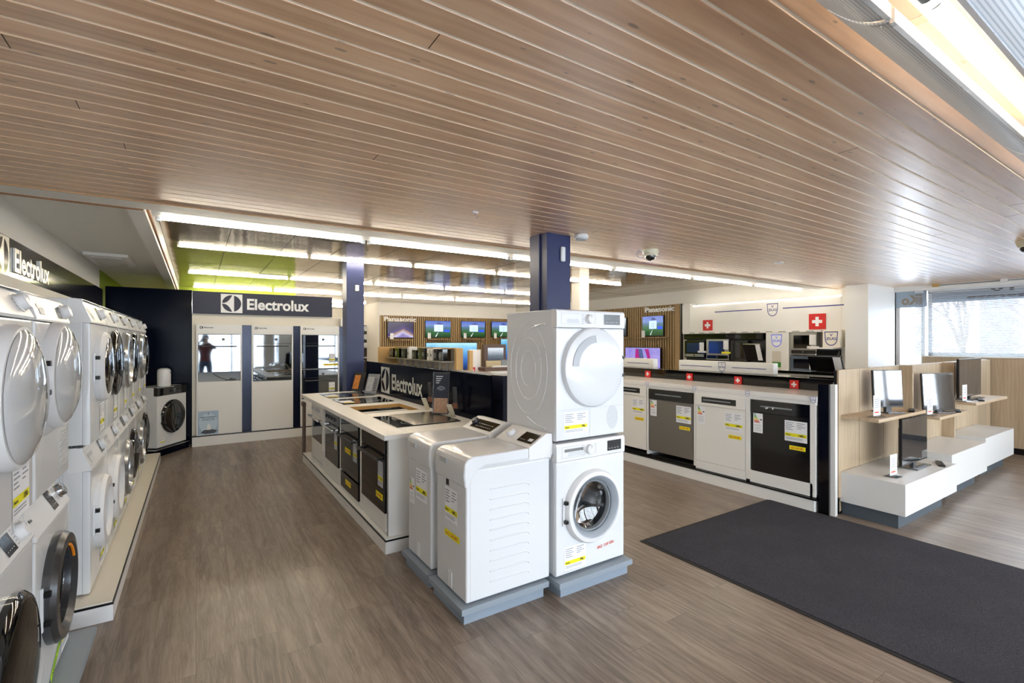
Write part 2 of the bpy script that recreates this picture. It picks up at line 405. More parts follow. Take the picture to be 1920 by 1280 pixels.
def price_card(mb, o, ux, uy, w_, h_, price, ext=.001, bg=None):
    """A5 price sheet: printed lines, yellow price band"""
    mb.poly(o, ux, uy, [(0, 0), (w_, 0), (w_, h_), (0, h_)], bg or paper, ext)
    O = Vector(o); U = Vector(ux); V = Vector(uy)
    for i, (a, b) in enumerate(((.05, .4), (.05, .34), (.05, .42), (.05, .3), (.05, .38), (.55, .9), (.55, .8), (.55, .92), (.55, .75))):
        k = i if i < 5 else i-5; y = h_*(.9-.085*k)
        mb.poly(o, ux, uy, [(a*w_, y-.014*h_), (b*w_, y-.014*h_), (b*w_, y+.014*h_), (a*w_, y+.014*h_)], ink, ext*2)
    mb.poly(o, ux, uy, [(0.02*w_, .24*h_), (.98*w_, .24*h_), (.98*w_, .40*h_), (0.02*w_, .40*h_)], yellow, ext*2)
    mb.text('Netto', O+U*w_*.05+V*h_*.285, ux, uy, inkd, h=h_*.07, bold=.02, ext=ext*3)
    mb.text(price, O+U*w_*.92+V*h_*.27, ux, uy, inkd, h=h_*.1, bold=.03, align='r', ext=ext*3)
    for y in (.16, .1): mb.poly(o, ux, uy, [(.06*w_, y*h_), (.8*w_, y*h_), (.8*w_, (y+.02)*h_), (.06*w_, (y+.02)*h_)], ink, ext*2)
def sale_strip(mb, o, ux, uy, w_, h_, t, ext=.001, bg=None, ang=0):
    U = Vector(ux)*math.cos(ang)+Vector(uy)*math.sin(ang); V = Vector(uy)*math.cos(ang)-Vector(ux)*math.sin(ang)
    if bg: mb.poly(o, U, V, [(0, 0), (w_, 0), (w_, h_), (0, h_)], bg, ext)
    mb.text(t, Vector(o)+U*w_*.08+V*h_*.25, U, V, redl if bg is not green else inkd, h=h_*.5, w=w_*.84, bold=.012, ext=ext*2.5)
def energy(mb, o, ux, uy, w_, ext=.001):
    h_ = w_*2; mb.poly(o, ux, uy, [(0, 0), (w_, 0), (w_, h_), (0, h_)], paper, ext)
    mb.poly(o, ux, uy, [(.06*w_, .93*h_), (.25*w_, .93*h_), (.25*w_, .97*h_), (.06*w_, .97*h_)], bluep, ext*2)
    for i, c in enumerate(('1a9a40', '5cb030', 'a8c828', 'f0e020', 'f0b020', 'e87820', 'd82818')):
        y = h_*(.86-.055*i); l = w_*(.22+.06*i)
        mb.poly(o, ux, uy, [(.08*w_, y), (.08*w_+l, y), (.08*w_+l+.03*w_, y+.02*h_), (.08*w_+l, y+.04*h_), (.08*w_, y+.04*h_)], M('energy band '+'ABCDEFG'[i], c, .6), ext*2)
    mb.poly(o, ux, uy, [(.72*w_, .66*h_), (.92*w_, .66*h_), (.92*w_, .72*h_), (.72*w_, .72*h_)], inkd, ext*2)
    for y in (.4, .34, .25, .2, .12): mb.poly(o, ux, uy, [(.1*w_, y*h_), (.85*w_, y*h_), (.85*w_, (y+.012)*h_), (.1*w_, (y+.012)*h_)], ink, ext*2)

# ================================================================== STRUCTURE
sbox('floor', floorm, -1.2, 9.9, -3.2, 18.2, -.05, 0)
# wood ceiling: boards across X, light tongue strip in each groove
mb = MB(); ys = -3.2; Z0 = 2.5
prof = []
y = ys
while y < 3.895:
    prof += [((y, Z0), (y+.087, Z0), ceilw), ((y+.087, Z0), (y+.0885, Z0+.004), ceilw), ((y+.0885, Z0+.004), (y+.0985, Z0+.0025), ceilt), ((y+.0985, Z0+.0025), (y+.1, Z0), ceilw)]; y += .1
X0, X1 = -1.15, 9.85
for a, b, m in prof: mb.face([(X0, a[0], a[1]), (X1, a[0], a[1]), (X1, b[0], b[1]), (X0, b[0], b[1])], m)
mb.box(X0, X1, ys, 3.9, Z0+.02, Z0+.05, ceilw)
# board end joints
for i in range(46):
    r = random.randint(2, 68); xx = random.uniform(-1, 9.5); yy = ys+r*.1
    mb.box(xx, xx+.003, yy+.002, yy+.086, Z0-.0006, Z0+.001, M('dark board joint', '3c2c20', .8))
struct(mb, 'ceiling')
# metal ceiling
mb = MB(); mb.box(-.3, 9.3, 4.15, 18.2, 2.75, 2.8, mceil)
for i in range(16): xx = -.3+.6*i; mb.box(xx-.003, xx+.003, 4.2, 18, 2.749, 2.7515, M('panel seam', '4c4438', .6))
for yy in (5.7, 8.4, 10.9, 13.4): mb.box(-.3, 9.3, yy-.002, yy+.002, 2.749, 2.7515, MATS['panel seam'])
for (xx, yy) in ((1.1, 5.75), (2.4, 6.6), (.9, 9.2), (1.9, 9.9), (3.6, 8.6)): mb.box(xx, xx+.5, yy, yy+.03, 2.7475, 2.7505, MATS['panel seam'])
struct(mb, 'ceiling')
sbox('ceiling', M('grey white alcove ceiling', 'e2e1dc', .8), -1.15, -.38, 4.10, 12.4, 2.60, 2.66)
sbox('trim_1', creamw, -1.15, 9.3, 3.9, 4.10, 2.494, 2.80)
sbox('trim_2', M('brown ceiling batten', '8a6038', .6), -1.15, -.30, 4.10, 4.115, 2.485, 2.52)
mb = MB(); mb.box(-.40, -.30, 4.19, 12.3, 2.50, 2.8, whitem); mb.box(-.30, -.285, 4.19, 12.3, 2.535, 2.56, MATS['brown ceiling batten']); struct(mb, 'trim_3')
sbox('trim_4', M('pine edge batten', 'c39a6c', .5), -1.15, 9.3, 3.888, 3.9, 2.494, 2.53)
# walls
wl = MB(); wl.box(-1.3, -1.125, -3.2, 8.75, 0, 2.7, creamw); wl.box(-1.3, -1.125, 8.75, 12.4, 0, 2.8, limewall); struct(wl, 'wall_left')
sbox('wall_back', limewall, -1.3, 1.95, 12.3, 12.4, 0, 2.8)
sbox('wall_back', cream, 1.95, 4.42, 17.6, 17.8, 0, 2.8)
sbox('wall_back', creamw, 1.85, 1.95, 12.4, 17.8, 0, 2.8)
sbox('wall_back', creamw, 4.42, 4.52, 14.0, 17.8, 0, 2.8)
sbox('wall_back', creamw, 4.42, 9.3, 13.85, 14.0, 0, 2.8)
sbox('wall_right', creamw, 9.2, 9.4, 3.75, 13.9, 0, 2.8)
sbox('wall_right', whitem, 9.0, 9.2, 3.60, 3.75, 0, 2.8)
# shop column and return wall
sbox('wall_right', whitem, 8.77, 9.85, 3.28, 3.60, 0, 2.5)
sbox('wall_right', creamw, 9.80, 9.95, 3.28, 3.6, 0, 2.8)
# low oak clad wall beneath the windows, X = 9.75
mb = MB(); mb.box(9.75, 9.95, -3.2, 2.90, 0.0, 1.36, oak); mb.box(9.72, 9.97, -3.2, 2.90, 1.36, 1.375, whitem); struct(mb, 'wall_right')
sbox('baseboard_right', black, 9.735, 9.75, -3.2, 2.9, 0, .085)
sbox('wall_right', whitem, 9.75, 9.95, -3.2, 3.28, 2.42, 2.5)
def window(name, x0, x1, y0, y1, z0, z1, mull, axis):
    fr = MB(); t = .03
    if axis == 'x':   # plane X const, spans y
        xm = (x0+x1)/2
        for a, b in ((y0, y0+.05), (y1-.05, y1)): fr.box(xm-t, xm+t, a, b, z0, z1, whitem)
        for a, b in ((z0, z0+.05), (z1-.05, z1)): fr.box(xm-t, xm+t, y0, y1, a, b, whitem)
        for q in mull: fr.box(xm-t, xm+t, q-.03, q+.03, z0, z1, whitem)
    else:
        ym = (y0+y1)/2
        for a, b in ((x0, x0+.05), (x1-.05, x1)): fr.box(a, b, ym-t, ym+t, z0, z1, whitem)
        for a, b in ((z0, z0+.05), (z1-.05, z1)): fr.box(x0, x1, ym-t, ym+t, a, b, whitem)
        for q in mull: fr.box(q-.03, q+.03, ym-t, ym+t, z0, z1, whitem)
    o = struct(fr, name)
    g = MB()
    if axis == 'x': g.box(xm-.004, xm+.004, y0, y1, z0, z1, glass)
    else: g.box(x0, x1, ym-.004, ym+.004, z0, z1, glass)
    p = g.build('window_pane', o); p['kind'] = 'structure'; return o
window('window_1', 9.86, 9.92, -3.1, 2.86, 1.375, 2.42, (-2., -.4, 1.35), 'x')
window('window_2', 9.86, 9.92, 2.90, 3.28, 0.2, 2.42, (), 'x')
# sign band on the outer side of narrow window with mirrored letters
mb = MB(); mb.box(9.835, 9.85, 2.87, 3.28, 2.16, 2.44, M('blue grey sign band', 'a9b8c6', .5))
mb.text('IKo', (9.832, 2.93, 2.2), (0, 1, 0), (0, 0, 1), M('taupe letters', '9a8c7c', .6), h=.16, w=.27, bold=.04, ext=-.004)
solo(mb, 'window_sign', 'blue grey sign band with mirrored taupe letters at the top of the narrow window', 'sign', (9.84, 3.08, 2.16))
# front wall behind the camera, with wide shop windows
mb = MB(); mb.box(-1.3, 9.95, -3.2, -3.05, 0, .3, creamw); mb.box(-1.3, 9.95, -3.2, -3.05, 2.42, 2.7, creamw)
for a, b in ((-1.3, -1.15), (2.2, 2.5), (6.0, 6.3), (9.6, 9.95)): mb.box(a, b, -3.2, -3.05, .3, 2.42, creamw)
struct(mb, 'wall_front')
window('window_3', -1.15, 2.2, -3.16, -3.1, .3, 2.42, (-.1, 1.1), 'y')
window('window_4', 2.5, 6.0, -3.16, -3.1, .3, 2.42, (3.6, 4.8), 'y')
window('window_5', 6.3, 9.6, -3.16, -3.1, .3, 2.42, (7.9,), 'y')
# outside: snowy ground, pale building, bare tree
mb = MB(); mb.box(10.2, 60, -40, 40, -.3, -.2, M('snow', 'f2f4f8', .9)); mb.box(-40, 60, -60, -3.6, -.3, -.2, MATS['snow'])
o = mb.build('snowy_ground'); o['kind'] = 'structure'
mb = MB(); mb.box(24, 30, -6, 14, -.2, 3.3, M('pale render', 'e4e6ea', .9)); mb.prism([(-7, 3.3), (15, 3.3), (4, 4.6)], 'x', 23.6, 30, M('snow roof', 'f4f6f8', .9))
for i in range(6): mb.box(23.97, 24.02, -4+2.8*i, -3+2.8*i, 1, 2.4, M('far window', 'aab4c0', .3))
solo(mb, 'house', 'pale rendered house seen through the blinds outside', 'house', (27, 4, -.2))
mb = MB(); mb.box(11.5, 11.9, 2.22, 2.62, -.2, 4, M('grey blue render', '8c98a6', .9)); solo(mb, 'outdoor_post', 'grey blue post outside behind the blind of the long window', 'post', (11.7, 2.4, -.2))
def branch(mb, p, d, l, r, depth):
    q = p+d*l; mb.tube([p, (p+q)/2+Vector((random.uniform(-.05, .05),)*3)*l, q], r, M('bark', '6a6058', .9), 5)
    if depth:
        for i in range(3):
            nd = (d+Vector((random.uniform(-.7, .7), random.uniform(-.8, .8), random.uniform(-.1, .7)))).normalized(); branch(mb, q, nd, l*.72, r*.6, depth-1)
mb = MB(); branch(mb, Vector((17, 4.2, -.2)), Vector((0, 0, 1)), 1.5, .09, 4)
solo(mb, 'bare_tree', 'bare winter tree outside behind the window blind', 'tree', (17, 4.2, -.2))

# ================================================================== PILLARS AND CEILING THINGS
t = thing('pillar', 'navy blue square pillar rising behind the stacked dryer to the pine ceiling', 'pillar', (2.54, 3.32, 0))
mb = MB(); mb.box(2.42, 2.67, 3.18, 3.415, 0, 2.5, pillarb, .003); mb.box(2.405, 2.42, 3.27, 3.29, 0, 2.5, pillarb); mb.box(2.413, 2.42, 3.29, 3.415, 0, 2.5, pillarb); mb.build('shaft', t, True)
mb = MB(); mb.box(2.555, 2.60, 3.155, 3.18, 2.27, 2.395, plas, .02, 4); mb.build('motion_sensor', t, True)
t = thing('pillar', 'slim navy pillar at the far end of the cooker island', 'pillar', (1.93, 7.25, 0))
mb = MB(); mb.box(1.81, 2.06, 7.13, 7.36, 0, 2.75, pillarb, .003); mb.build('shaft', t, True)
mb = MB(); mb.box(1.93, 1.985, 7.11, 7.13, 2.33, 2.42, plas, .006); mb.build('wall_sensor', t, True)
mb = MB(); mb.box(6.28, 6.52, 7.2, 7.45, 0, 2.75, creamw, .003); solo(mb, 'pillar', 'cream white pillar behind the tall washer and dryer stack', 'pillar', (6.4, 7.3, 0))
def light_row(label, x0, x1, y, z, n, gap=.06, gname='fluorescent tube rows on the metal ceiling', holder=True):
    t = thing('tube_light', label, 'light', ((x0+x1)/2, y, z), 0, gname); L = (x1-x0)/n
    for i in range(n):
        a = x0+i*L+gap/2; b = x0+(i+1)*L-gap/2
        mb = MB(); mb.cyl((0, y, z-.013), .010, a, b, 'x', tubem, 10); mb.build('tube', t, True)
        mb = MB(); mb.box(a-.02, a, y-.012, y+.012, z-.028, z, caps, .004); mb.box(b, b+.02, y-.012, y+.012, z-.028, z, caps, .004)
        mb.box(a-.01, b+.01, y-.005, y+.005, z-.002, z, whitem); mb.build('tube_holder', t, True)
    return t
light_row('row of bare tubes on the metal ceiling, nearest of the far rows', -.2, 7.2, 6.98, 2.75, 5)
light_row('second row of bare tubes on the metal ceiling counted from the wood edge', -.13, 7.6, 9.6, 2.75, 5)
light_row('third row of bare tubes, just above the dark brand header', -.07, 9.0, 12.05, 2.75, 6)
light_row('tube row seen between slim pillar and slatted wall', 2.1, 4.3, 14.6, 2.75, 1)
light_row('farthest tube row near the cream back wall', 2.1, 4.3, 16.4, 2.75, 1)
# long reflector lights along the wood edge
t = thing('strip_light', 'long white strip light with tubes along the edge of the pine ceiling', 'light', (4.2, 4.27, 2.4), 0)
mb = MB(); x0, x1 = -.26, 8.75; mb.prism([(4.10, 2.492), (4.24, 2.484), (4.242, 2.488), (4.242, 2.52), (4.10, 2.52)], 'x', x0, x1, whitem); mb.build('reflector', t, True)
for i in range(6):
    a = x0+.05+i*1.5; b = a+1.42
    mb = MB(); mb.cyl((0, 4.26, 2.476), .0085, a, b, 'x', tubem, 12); mb.build('tube', t, True)
    for q in (a-.03, b): mb = MB(); mb.box(q, q+.03, 4.244, 4.276, 2.455, 2.51, caps, .005); mb.build('tube_holder', t, True)
# big louvred fixture near camera
def big_fixture(x0, x1, label, z=2.36, yc=.41):
    t = thing('louvre_light', label, 'light', ((x0+x1)/2, yc, z), 0, 'louvre lights under the pine ceiling')
    for sg in (1, -1):
        pts = []
        for i in range(11):
            a = i/10; pts.append((yc+sg*(.062+a*.135), z+.10*(1-math.cos(a*PI/2*.95))+.012*a))
        back = [(p[0], p[1]+.005) for p in reversed(pts)]
        mb = MB(); mb.prism(pts+back, 'x', x0, x1, perf)
        mb.box(x0, x1, yc+sg*.052, yc+sg*.063, z-.006, z+.028, M('polished aluminium rim', 'f0f2f4', .15, .6)); mb.build('louvre_wing', t, True)
    mb = MB(); mb.cyl((0, yc-.002, z+.035), .019, x0+.07, x1-.07, 'x', tubeb, 16); mb.build('tube', t, True)
    for q in (x0+.008, x1-.008):
        mb = MB(); mb.cyl((0, yc-.002, z+.035), .022, q-.055, q+.055, 'x', caps, 20, .004)
        pts = [(yc+.20, z+.125), (yc+.15, z+.055), (yc+.10, z+.01), (yc+.062, z-.01)]+[(yc+.045*math.cos(a), z-.012-.022*math.sin(a)) for a in [PI*k/8 for k in range(9)]]+[(yc-.062, z-.01), (yc-.10, z+.01), (yc-.15, z+.055), (yc-.20, z+.125)]
        mb.prism(pts, 'x', q-.003, q+.003, acryl); mb.build('end_bracket', t, True)
    mb = MB(); mb.box(x0, x1, yc-.048, yc-.024, z+.055, z+.065, whitem)
    for q in (x0+.3, x1-.33): mb.box(q, q+.03, yc-.048, yc-.03, z+.06, 2.5, caps)
    mb.build('back_plate', t, True)
big_fixture(-.16, 1.36, 'nearer louvred tube light, its end just showing at the top of the frame')
big_fixture(1.38, 2.89, 'louvred tube light under the pine ceiling in the top right corner')
big_fixture(2.91, 4.42, 'farther louvred light continuing past the first one at the right edge')
big_fixture(4.44, 5.95, 'added unseen louvred light further right in the row, outside the frame')  # unseen lamp, added past the visible row for more light in the shop
big_fixture(5.97, 7.48, 'added unseen louvred light at the far right end of the row')  # another out-of-view lamp added to brighten the room
mb = MB(); mb.cyl((2.72, 3.10, 0), .06, 2.5, 2.465, 'z', plas, 24, .006); mb.cyl((2.72, 3.10, 0), .045, 2.465, 2.455, 'z', lgrey, 24); solo(mb, 'smoke_detector', 'round white smoke detector beside the top of the blue pillar', 'smoke detector', (2.72, 3.10, 2.5))
def dome_cam(x, y, label, wire):
    t = thing('dome_camera', label, 'security camera', (x, y, 2.5), 0)
    mb = MB(); mb.lathe([(.075, 2.5), (.075, 2.475), (.062, 2.445), (.055, 2.44)], (x, y, 0), 'z', M('ivory plastic', 'd8d2b8', .4), 24, True); mb.build('housing', t, True)
    mb = MB(); mb.lathe([(.05, 2.44), (.048, 2.42), (.036, 2.402), (.015, 2.392), (.001, 2.39)], (x, y, 0), 'z', gblack, 20); mb.build('dome', t, True)
    if wire:
        mb = MB(); mb.tube([(x-.07, y+.01, 2.485)]+[(x-.13+.05*math.cos(a), y+.01, 2.45+.04*math.sin(a)) for a in [k*.6 for k in range(11)]], .004, lgrey, 6); mb.build('wire', t, True)
dome_cam(3.74, 3.24, 'ivory dome security camera with a loop of wire under the pine ceiling', True)
dome_cam(6.2, 1.10, 'dome security camera at the right edge of the frame above the blinds', False)
mb = MB(); mb.cyl((5.55, 2.95, 0), .045, 2.5, 2.488, 'z', plas, 24); solo(mb, 'ceiling_disc', 'small flat white disc on the pine ceiling above the control counter', 'disc', (5.55, 2.95, 2.5))
mb = MB(); mb.tube([(1.62, 2.95, 2.5), (1.62, 2.95, 2.47), (1.635, 2.95, 2.455), (1.65, 2.95, 2.47)], .004, chrome, 6); mb.box(1.6, 1.64, 2.94, 2.96, 2.49, 2.5, plas); solo(mb, 'ceiling_hook', 'tiny clear hook screwed into the pine ceiling', 'hook', (1.62, 2.95, 2.5))
t = thing('ceiling_hatch', 'white square air diffuser panel on the grey alcove ceiling', 'air vent', (-.82, 7.5, 2.6))
mb = MB(); mb.box(-1.06, -.66, 7.1, 8.0, 2.565, 2.6, whitem, .004); mb.build('frame', t, True)
mb = MB(); mb.box(-1.0, -.72, 7.2, 7.9, 2.555, 2.566, M('grey white vent', 'd0d0cc', .6), .003); mb.build('panel', t, True)

# ================================================================== WASHERS AND DRYERS
def half_arc(mb, x, y, z, r, side, m, mat_y=1):
    pts = [(x, y-.05, z+r)]+[(x, y+r*math.cos(a), z+r*math.sin(a)) for a in [PI/2-PI*k/10 for k in range(11)]]+[(x, y-.05, z-r)]
    mb.tube(pts, .004, m, 6)
def front_loader(name, label, cat, loc, rot, group=None, w_=.6, d=.58, h=.85, Ro=.24, Ri=.165, zc=.42, door='white', hinge=-1, panel_h=.115, tilt=.0,
                 panel_mat=None, knob=.0, knob_mat=None, knob_r=.032, disp=(.12, .24), disp_mat=None, drawer=(-.27, -.10), brand=None, dryer=False, vent=None, sidearcs=0, siderings=0,
                 card=None, strip=None, strip_ang=0, strip_bg=None, wrap=False, energy_at=None, body_mat=None, recess=False, dark_glass=False, ring_detail=None, zstart=0.0, cardmat=None):
    t = thing(name, label, cat, loc, rot, group); bmt = body_mat or white; zp = h-panel_h; fr = .035
    mb = MB(); vs = mb.box(-w_/2, w_/2, fr, d, .012, h, bmt, .006, 2)
    for f in [f for f in mb.bm.faces if f.normal.y < -.99 and f.calc_area() > .1]: mb.bm.faces.remove(f)
    for sx in (-1, 1):
        for yy in (.07, d-.07): mb.cyl((sx*(w_/2-.06), yy, 0), .02, 0, .014, 'z', dgrey, 12)
    if sidearcs:
        sx = sidearcs
        mb.box(sx*w_/2, sx*(w_/2+.0012), .12, .1225, .03, h-.03, lgrey)
        for k in range(9): half_arc(mb, sx*(w_/2), .20, .08+k*.083, .016, sx, grey_side)
        for k in range(9): half_arc(mb, sx*(w_/2), .42, .08+k*.083, .016, sx, grey_side)
    if siderings:
        sx = siderings
        for r, zr in ((.085, .12), (.15, .21), (.215, .31)):
            mb.tube([(sx*w_/2, .31+r*math.cos(a), .46+zr*math.sin(a)) for a in [2*PI*k/40 for k in range(40)]], .0032, bmt, 6, True)
        mb.tube([(sx*w_/2, .12+.2*k/10, h-.09-.05*(k/10)**2) for k in range(11)], .006, bmt, 6)
        mb.tube([(sx*w_/2, .12+.2*k/10, .08+.05*(k/10)**2) for k in range(11)], .006, bmt, 6)
    mb.build('body', t)
    # front panel with round opening
    hole = Ro-.012; N = 48; mb = MB(); x0, x1, z0, z1 = -w_/2, w_/2, .012, zp-.002; rc = .012
    outer = []; inner = []
    cs = [math.atan2(z-zc, x) % (2*PI) for x in (x0, x1) for z in (z0, z1)]
    angs = sorted(set([2*PI*i/N for i in range(N)]) | set(cs))
    for a in angs:
        c, s_ = math.cos(a), math.sin(a); k = 1e9
        if c > 1e-6: k = min(k, x1/c)
        if c < -1e-6: k = min(k, x0/c)
        if s_ > 1e-6: k = min(k, (z1-zc)/s_)
        if s_ < -1e-6: k = min(k, (z0-zc)/s_)
        outer.append((c*k, zc+s_*k)); inner.append((c*hole, zc+s_*hole))
    def sh(p, q): return (max(x0+q, min(x1-q, p[0])), max(z0+q, min(z1-q, p[1])))
    rows = [[(p[0], fr, p[1]) for p in outer], [(p[0], .010, p[1]) for p in outer], [(sh(p, .003)[0], .003, sh(p, .003)[1]) for p in outer], [(sh(p, .011)[0], 0, sh(p, .011)[1]) for p in outer],
            [(p[0], 0, p[1]) for p in inner], [(p[0], .06, p[1]) for p in inner]]
    V = [[mb.bm.verts.new(p) for p in r] for r in rows]; n = len(angs); i = mb.mi(bmt)
    for j in range(len(V)-1):
        for k in range(n): mb.bm.faces.new((V[j][k], V[j][(k+1) % n], V[j+1][(k+1) % n], V[j+1][k])).material_index = i
    if dryer and vent is not None:
        for rr in range(10):
            nn = max(1, rr*6)
            for q in range(nn):
                a = 2*PI*q/nn; mb.cyl((vent+math.cos(a)*rr*.0056, 0, .13+math.sin(a)*rr*.0086), .0019, -.0006, .002, 'y', mgrey, 6)
        mb.box(-.02, -.018, -.0008, .002, .03, .205, lgrey); mb.box(-w_/2+.01, w_/2-.01, -.0008, .001, .205, .207, lgrey)
    if dryer == 'grille':
        for q in range(16): mb.box(.10, .24, -.003, .001, .06+q*.011, .064+q*.011, lgrey)
        mb.box(-w_/2+.02, w_/2-.02, -.0008, .001, .255, .257, lgrey)
    if not dryer: mb.box(-w_/2+.03, -w_/2+.16, -.0009, .001, .03, .031, lgrey); mb.box(-w_/2+.16, -w_/2+.161, -.0009, .001, .03, .12, lgrey)
    mb.build('front_panel', t)
    # drum
    mb = MB(); mb.lathe([(hole, .05), (hole-.03, .07), (hole-.05, .10)], (0, 0, zc), 'y', gasket, N)
    mb.lathe([(hole-.05, .10), (hole-.015, .13), (hole-.015, d-.08), (.02, d-.06)], (0, 0, zc), 'y', drum, 36)
    for q in range(3):
        a = 2*PI*q/3+.5; mb.box(-.018, .018, .14, d-.1, zc-hole+.018, zc-hole+.065, lgrey, .01, 2, rot=((0, 0, zc), a, 'Y'))
    mb.build('drum', t)
    # door
    dm = {'white': plas, 'grey': M('dark metallic door ring', '55575a', .25, .7), 'black': gblack, 'chrome': M('satin chrome ring', 'c0c4c8', .2, .8), 'solid': white, 'clear': plas, 'greyring': M('light grey ring', 'a3acb5', .18)}[door]
    mb = MB()
    if door == 'solid':
        mb.lathe([(Ro, 0), (Ro, -.02), (Ro-.008, -.035), (Ro-.03, -.045), (Ro*.7, -.052), (Ro*.35, -.057), (.001, -.058)], (0, 0, zc), 'y', dm, 64)
        dr = mb.build('door', t)
        mb = MB(); arc = [PI*.98-(PI*.46)*k/14 for k in range(15)]; r0, r1 = Ro*.62, Ro*.80
        for k in range(14):
            a, b = arc[k], arc[k+1]
            mb.face([(r*math.cos(q), -.0595+.006*((r-r0)/(r1-r0)), zc+r*math.sin(q)) for r, q in ((r0, a), (r1, a), (r1, b), (r0, b))], M('recess grey white', 'b4b9be', .4))
        mb.build('handle_recess', dr)
    elif door == 'greyring':
        mb.lathe([(Ro, 0), (Ro, -.022), (Ro-.012, -.042), (Ro-.035, -.046), (Ro-.037, -.043)], (0, 0, zc), 'y', plas, 64)
        mb.lathe([(Ro-.037, -.043), (Ro-.045, -.040), (Ri+.012, -.020), (Ri, .0), (Ri-.006, .02)], (0, 0, zc), 'y', dm, 64)
        dr = mb.build('door', t)
    elif door in ('clear',):
        mb.lathe([(Ro, 0), (Ro, -.02), (Ro-.01, -.04), (Ri+.03, -.045), (Ri+.01, -.04)], (0, 0, zc), 'y', dm, 64); dr = mb.build('door', t)
        mb = MB(); mb.lathe([(Ro-.02, -.043), (Ro-.04, -.058), (Ro*.6, -.076), (Ro*.3, -.084), (.001, -.086)], (0, 0, zc), 'y', M('translucent white door bowl', 'c9ccce', .08, coat=.8), 48); mb.build('door_bowl', dr)
    else:
        q_ = .7 if door == 'black' else 1
        mb.lathe([(Ro, 0), (Ro, -.028*q_), (Ro-.014, -.048*q_), (Ri+.025, -.052*q_), (Ri, -.03*q_), (Ri-.004, .01)], (0, 0, zc), 'y', dm, 64); dr = mb.build('door', t)
    if dark_glass and door == 'white':
        mb = MB(); mb.lathe([(Ri+.02, -.050), (Ri, -.060), (Ri*.6, -.070), (.001, -.073)], (0, 0, zc), 'y', gblack, 48); mb.build('door_glass', dr)
    elif door in ('white', 'grey', 'chrome', 'greyring'):
        mb = MB(); mb.lathe([(Ri, -.012), (Ri-.012, .02), (Ri-.03, .06), (Ri*.5, .085), (.001, .09)], (0, 0, zc), 'y', blackdoor if dark_glass else doorglass, 48); mb.build('door_glass', dr)
        mb = MB(); mb.lathe([(Ri+.002, -.004), (Ri-.012, -.002), (Ri-.014, .03)], (0, 0, zc), 'y', mgrey if door != 'grey' else black, 48); mb.build('inner_ring', dr)
    if door == 'black':
        mb = MB(); mb.lathe([(Ri+.02, -.035), (Ri, -.043), (Ri*.6, -.053), (.001, -.056)], (0, 0, zc), 'y', blackdoor, 48); mb.build('door_glass', dr)
        mb = MB(); mb.lathe([(Ri-.02, -.02), (Ri-.03, -.02), (Ri-.032, .02)], (0, 0, zc), 'y', chrome, 48); mb.build('inner_ring', dr)
    if ring_detail == 'orange':
        mb = MB(); r = Ri+.006
        arc = [1.15-.7*k/8 for k in range(9)]
        mb.tube([(r*math.cos(a), -.042, zc+r*math.sin(a)) for a in arc], .006, orange, 6); mb.build('orange_mark', dr)
    mb = MB()
    for zz in (-.06, .06): mb.box(hinge*(Ro-.002)-.012, hinge*(Ro-.002)+.012, -.034, 0, zc+zz-.011, zc+zz+.011, black if door != 'chrome' else dgrey, .002)
    mb.box(hinge*(Ro+.006)-.008, hinge*(Ro+.006)+.008, -.012, 0, zc-.09, zc+.09, lgrey if door == 'clear' else bmt, .003); mb.build('hinge', t)
    # control panel
    pm = panel_mat or plas
    mb = MB(); mb.prism([(fr, zp), (-.002, zp), (-.004, zp+.01), (-.004+tilt*.85, h-.018), (.004+tilt, h-.004), (.014+tilt, h+.0008), (.05+max(tilt, 0), h+.0008), (.05+max(tilt, 0), zp)], 'x', -w_/2-.0008, w_/2+.0008, pm); cp = mb.build('control_panel', t)
    def cy(z): return -.004+tilt*.85*(z-zp-.01)/(panel_h-.028)-.0005
    nrm = Vector((0, -1, tilt*.85/(panel_h-.028))).normalized(); upv = Vector((0, tilt*.85/(panel_h-.028), 1)).normalized()
    zc2 = zp+panel_h*.5
    if knob is not None:
        mb = MB(); mb.lathe([(knob_r+.004, 0), (knob_r+.004, -.003), (knob_r, -.005), (knob_r-.002, -.024), (knob_r-.006, -.028), (.001, -.029)], (0, 0, 0), 'y', knob_mat or plas, 32)
        mb.box(-.002, .002, -.0305, -.02, .008, knob_r-.004, lgrey)
        mb.xf(Matrix.Translation((knob, cy(zc2), zc2)) @ Matrix.Rotation(-math.atan2(nrm.z, -nrm.y)*1.0, 4, 'X')); mb.build('program_knob', t)
    if disp:
        mb = MB(); o = Vector((disp[0], cy(zp+panel_h*.2), zp+panel_h*.2)); hh = panel_h*.6; ww = disp[1]-disp[0]
        mb.poly(o, (1, 0, 0), upv, [(0, 0), (ww, 0), (ww, hh), (0, hh)], disp_mat or M('black display', '08080a', .12), .001)
        for k in range(4): mb.poly(o, (1, 0, 0), upv, [(ww*(.1+.2*k), hh*.2), (ww*(.2+.2*k), hh*.2), (ww*(.2+.2*k), hh*.26), (ww*(.1+.2*k), hh*.26)], lgrey, .002)
        mb.poly(o, (1, 0, 0), upv, [(ww*.0, hh*.42), (ww, hh*.42), (ww, hh*.44), (0, hh*.44)], dgrey, .002)
        mb.build('display', t)
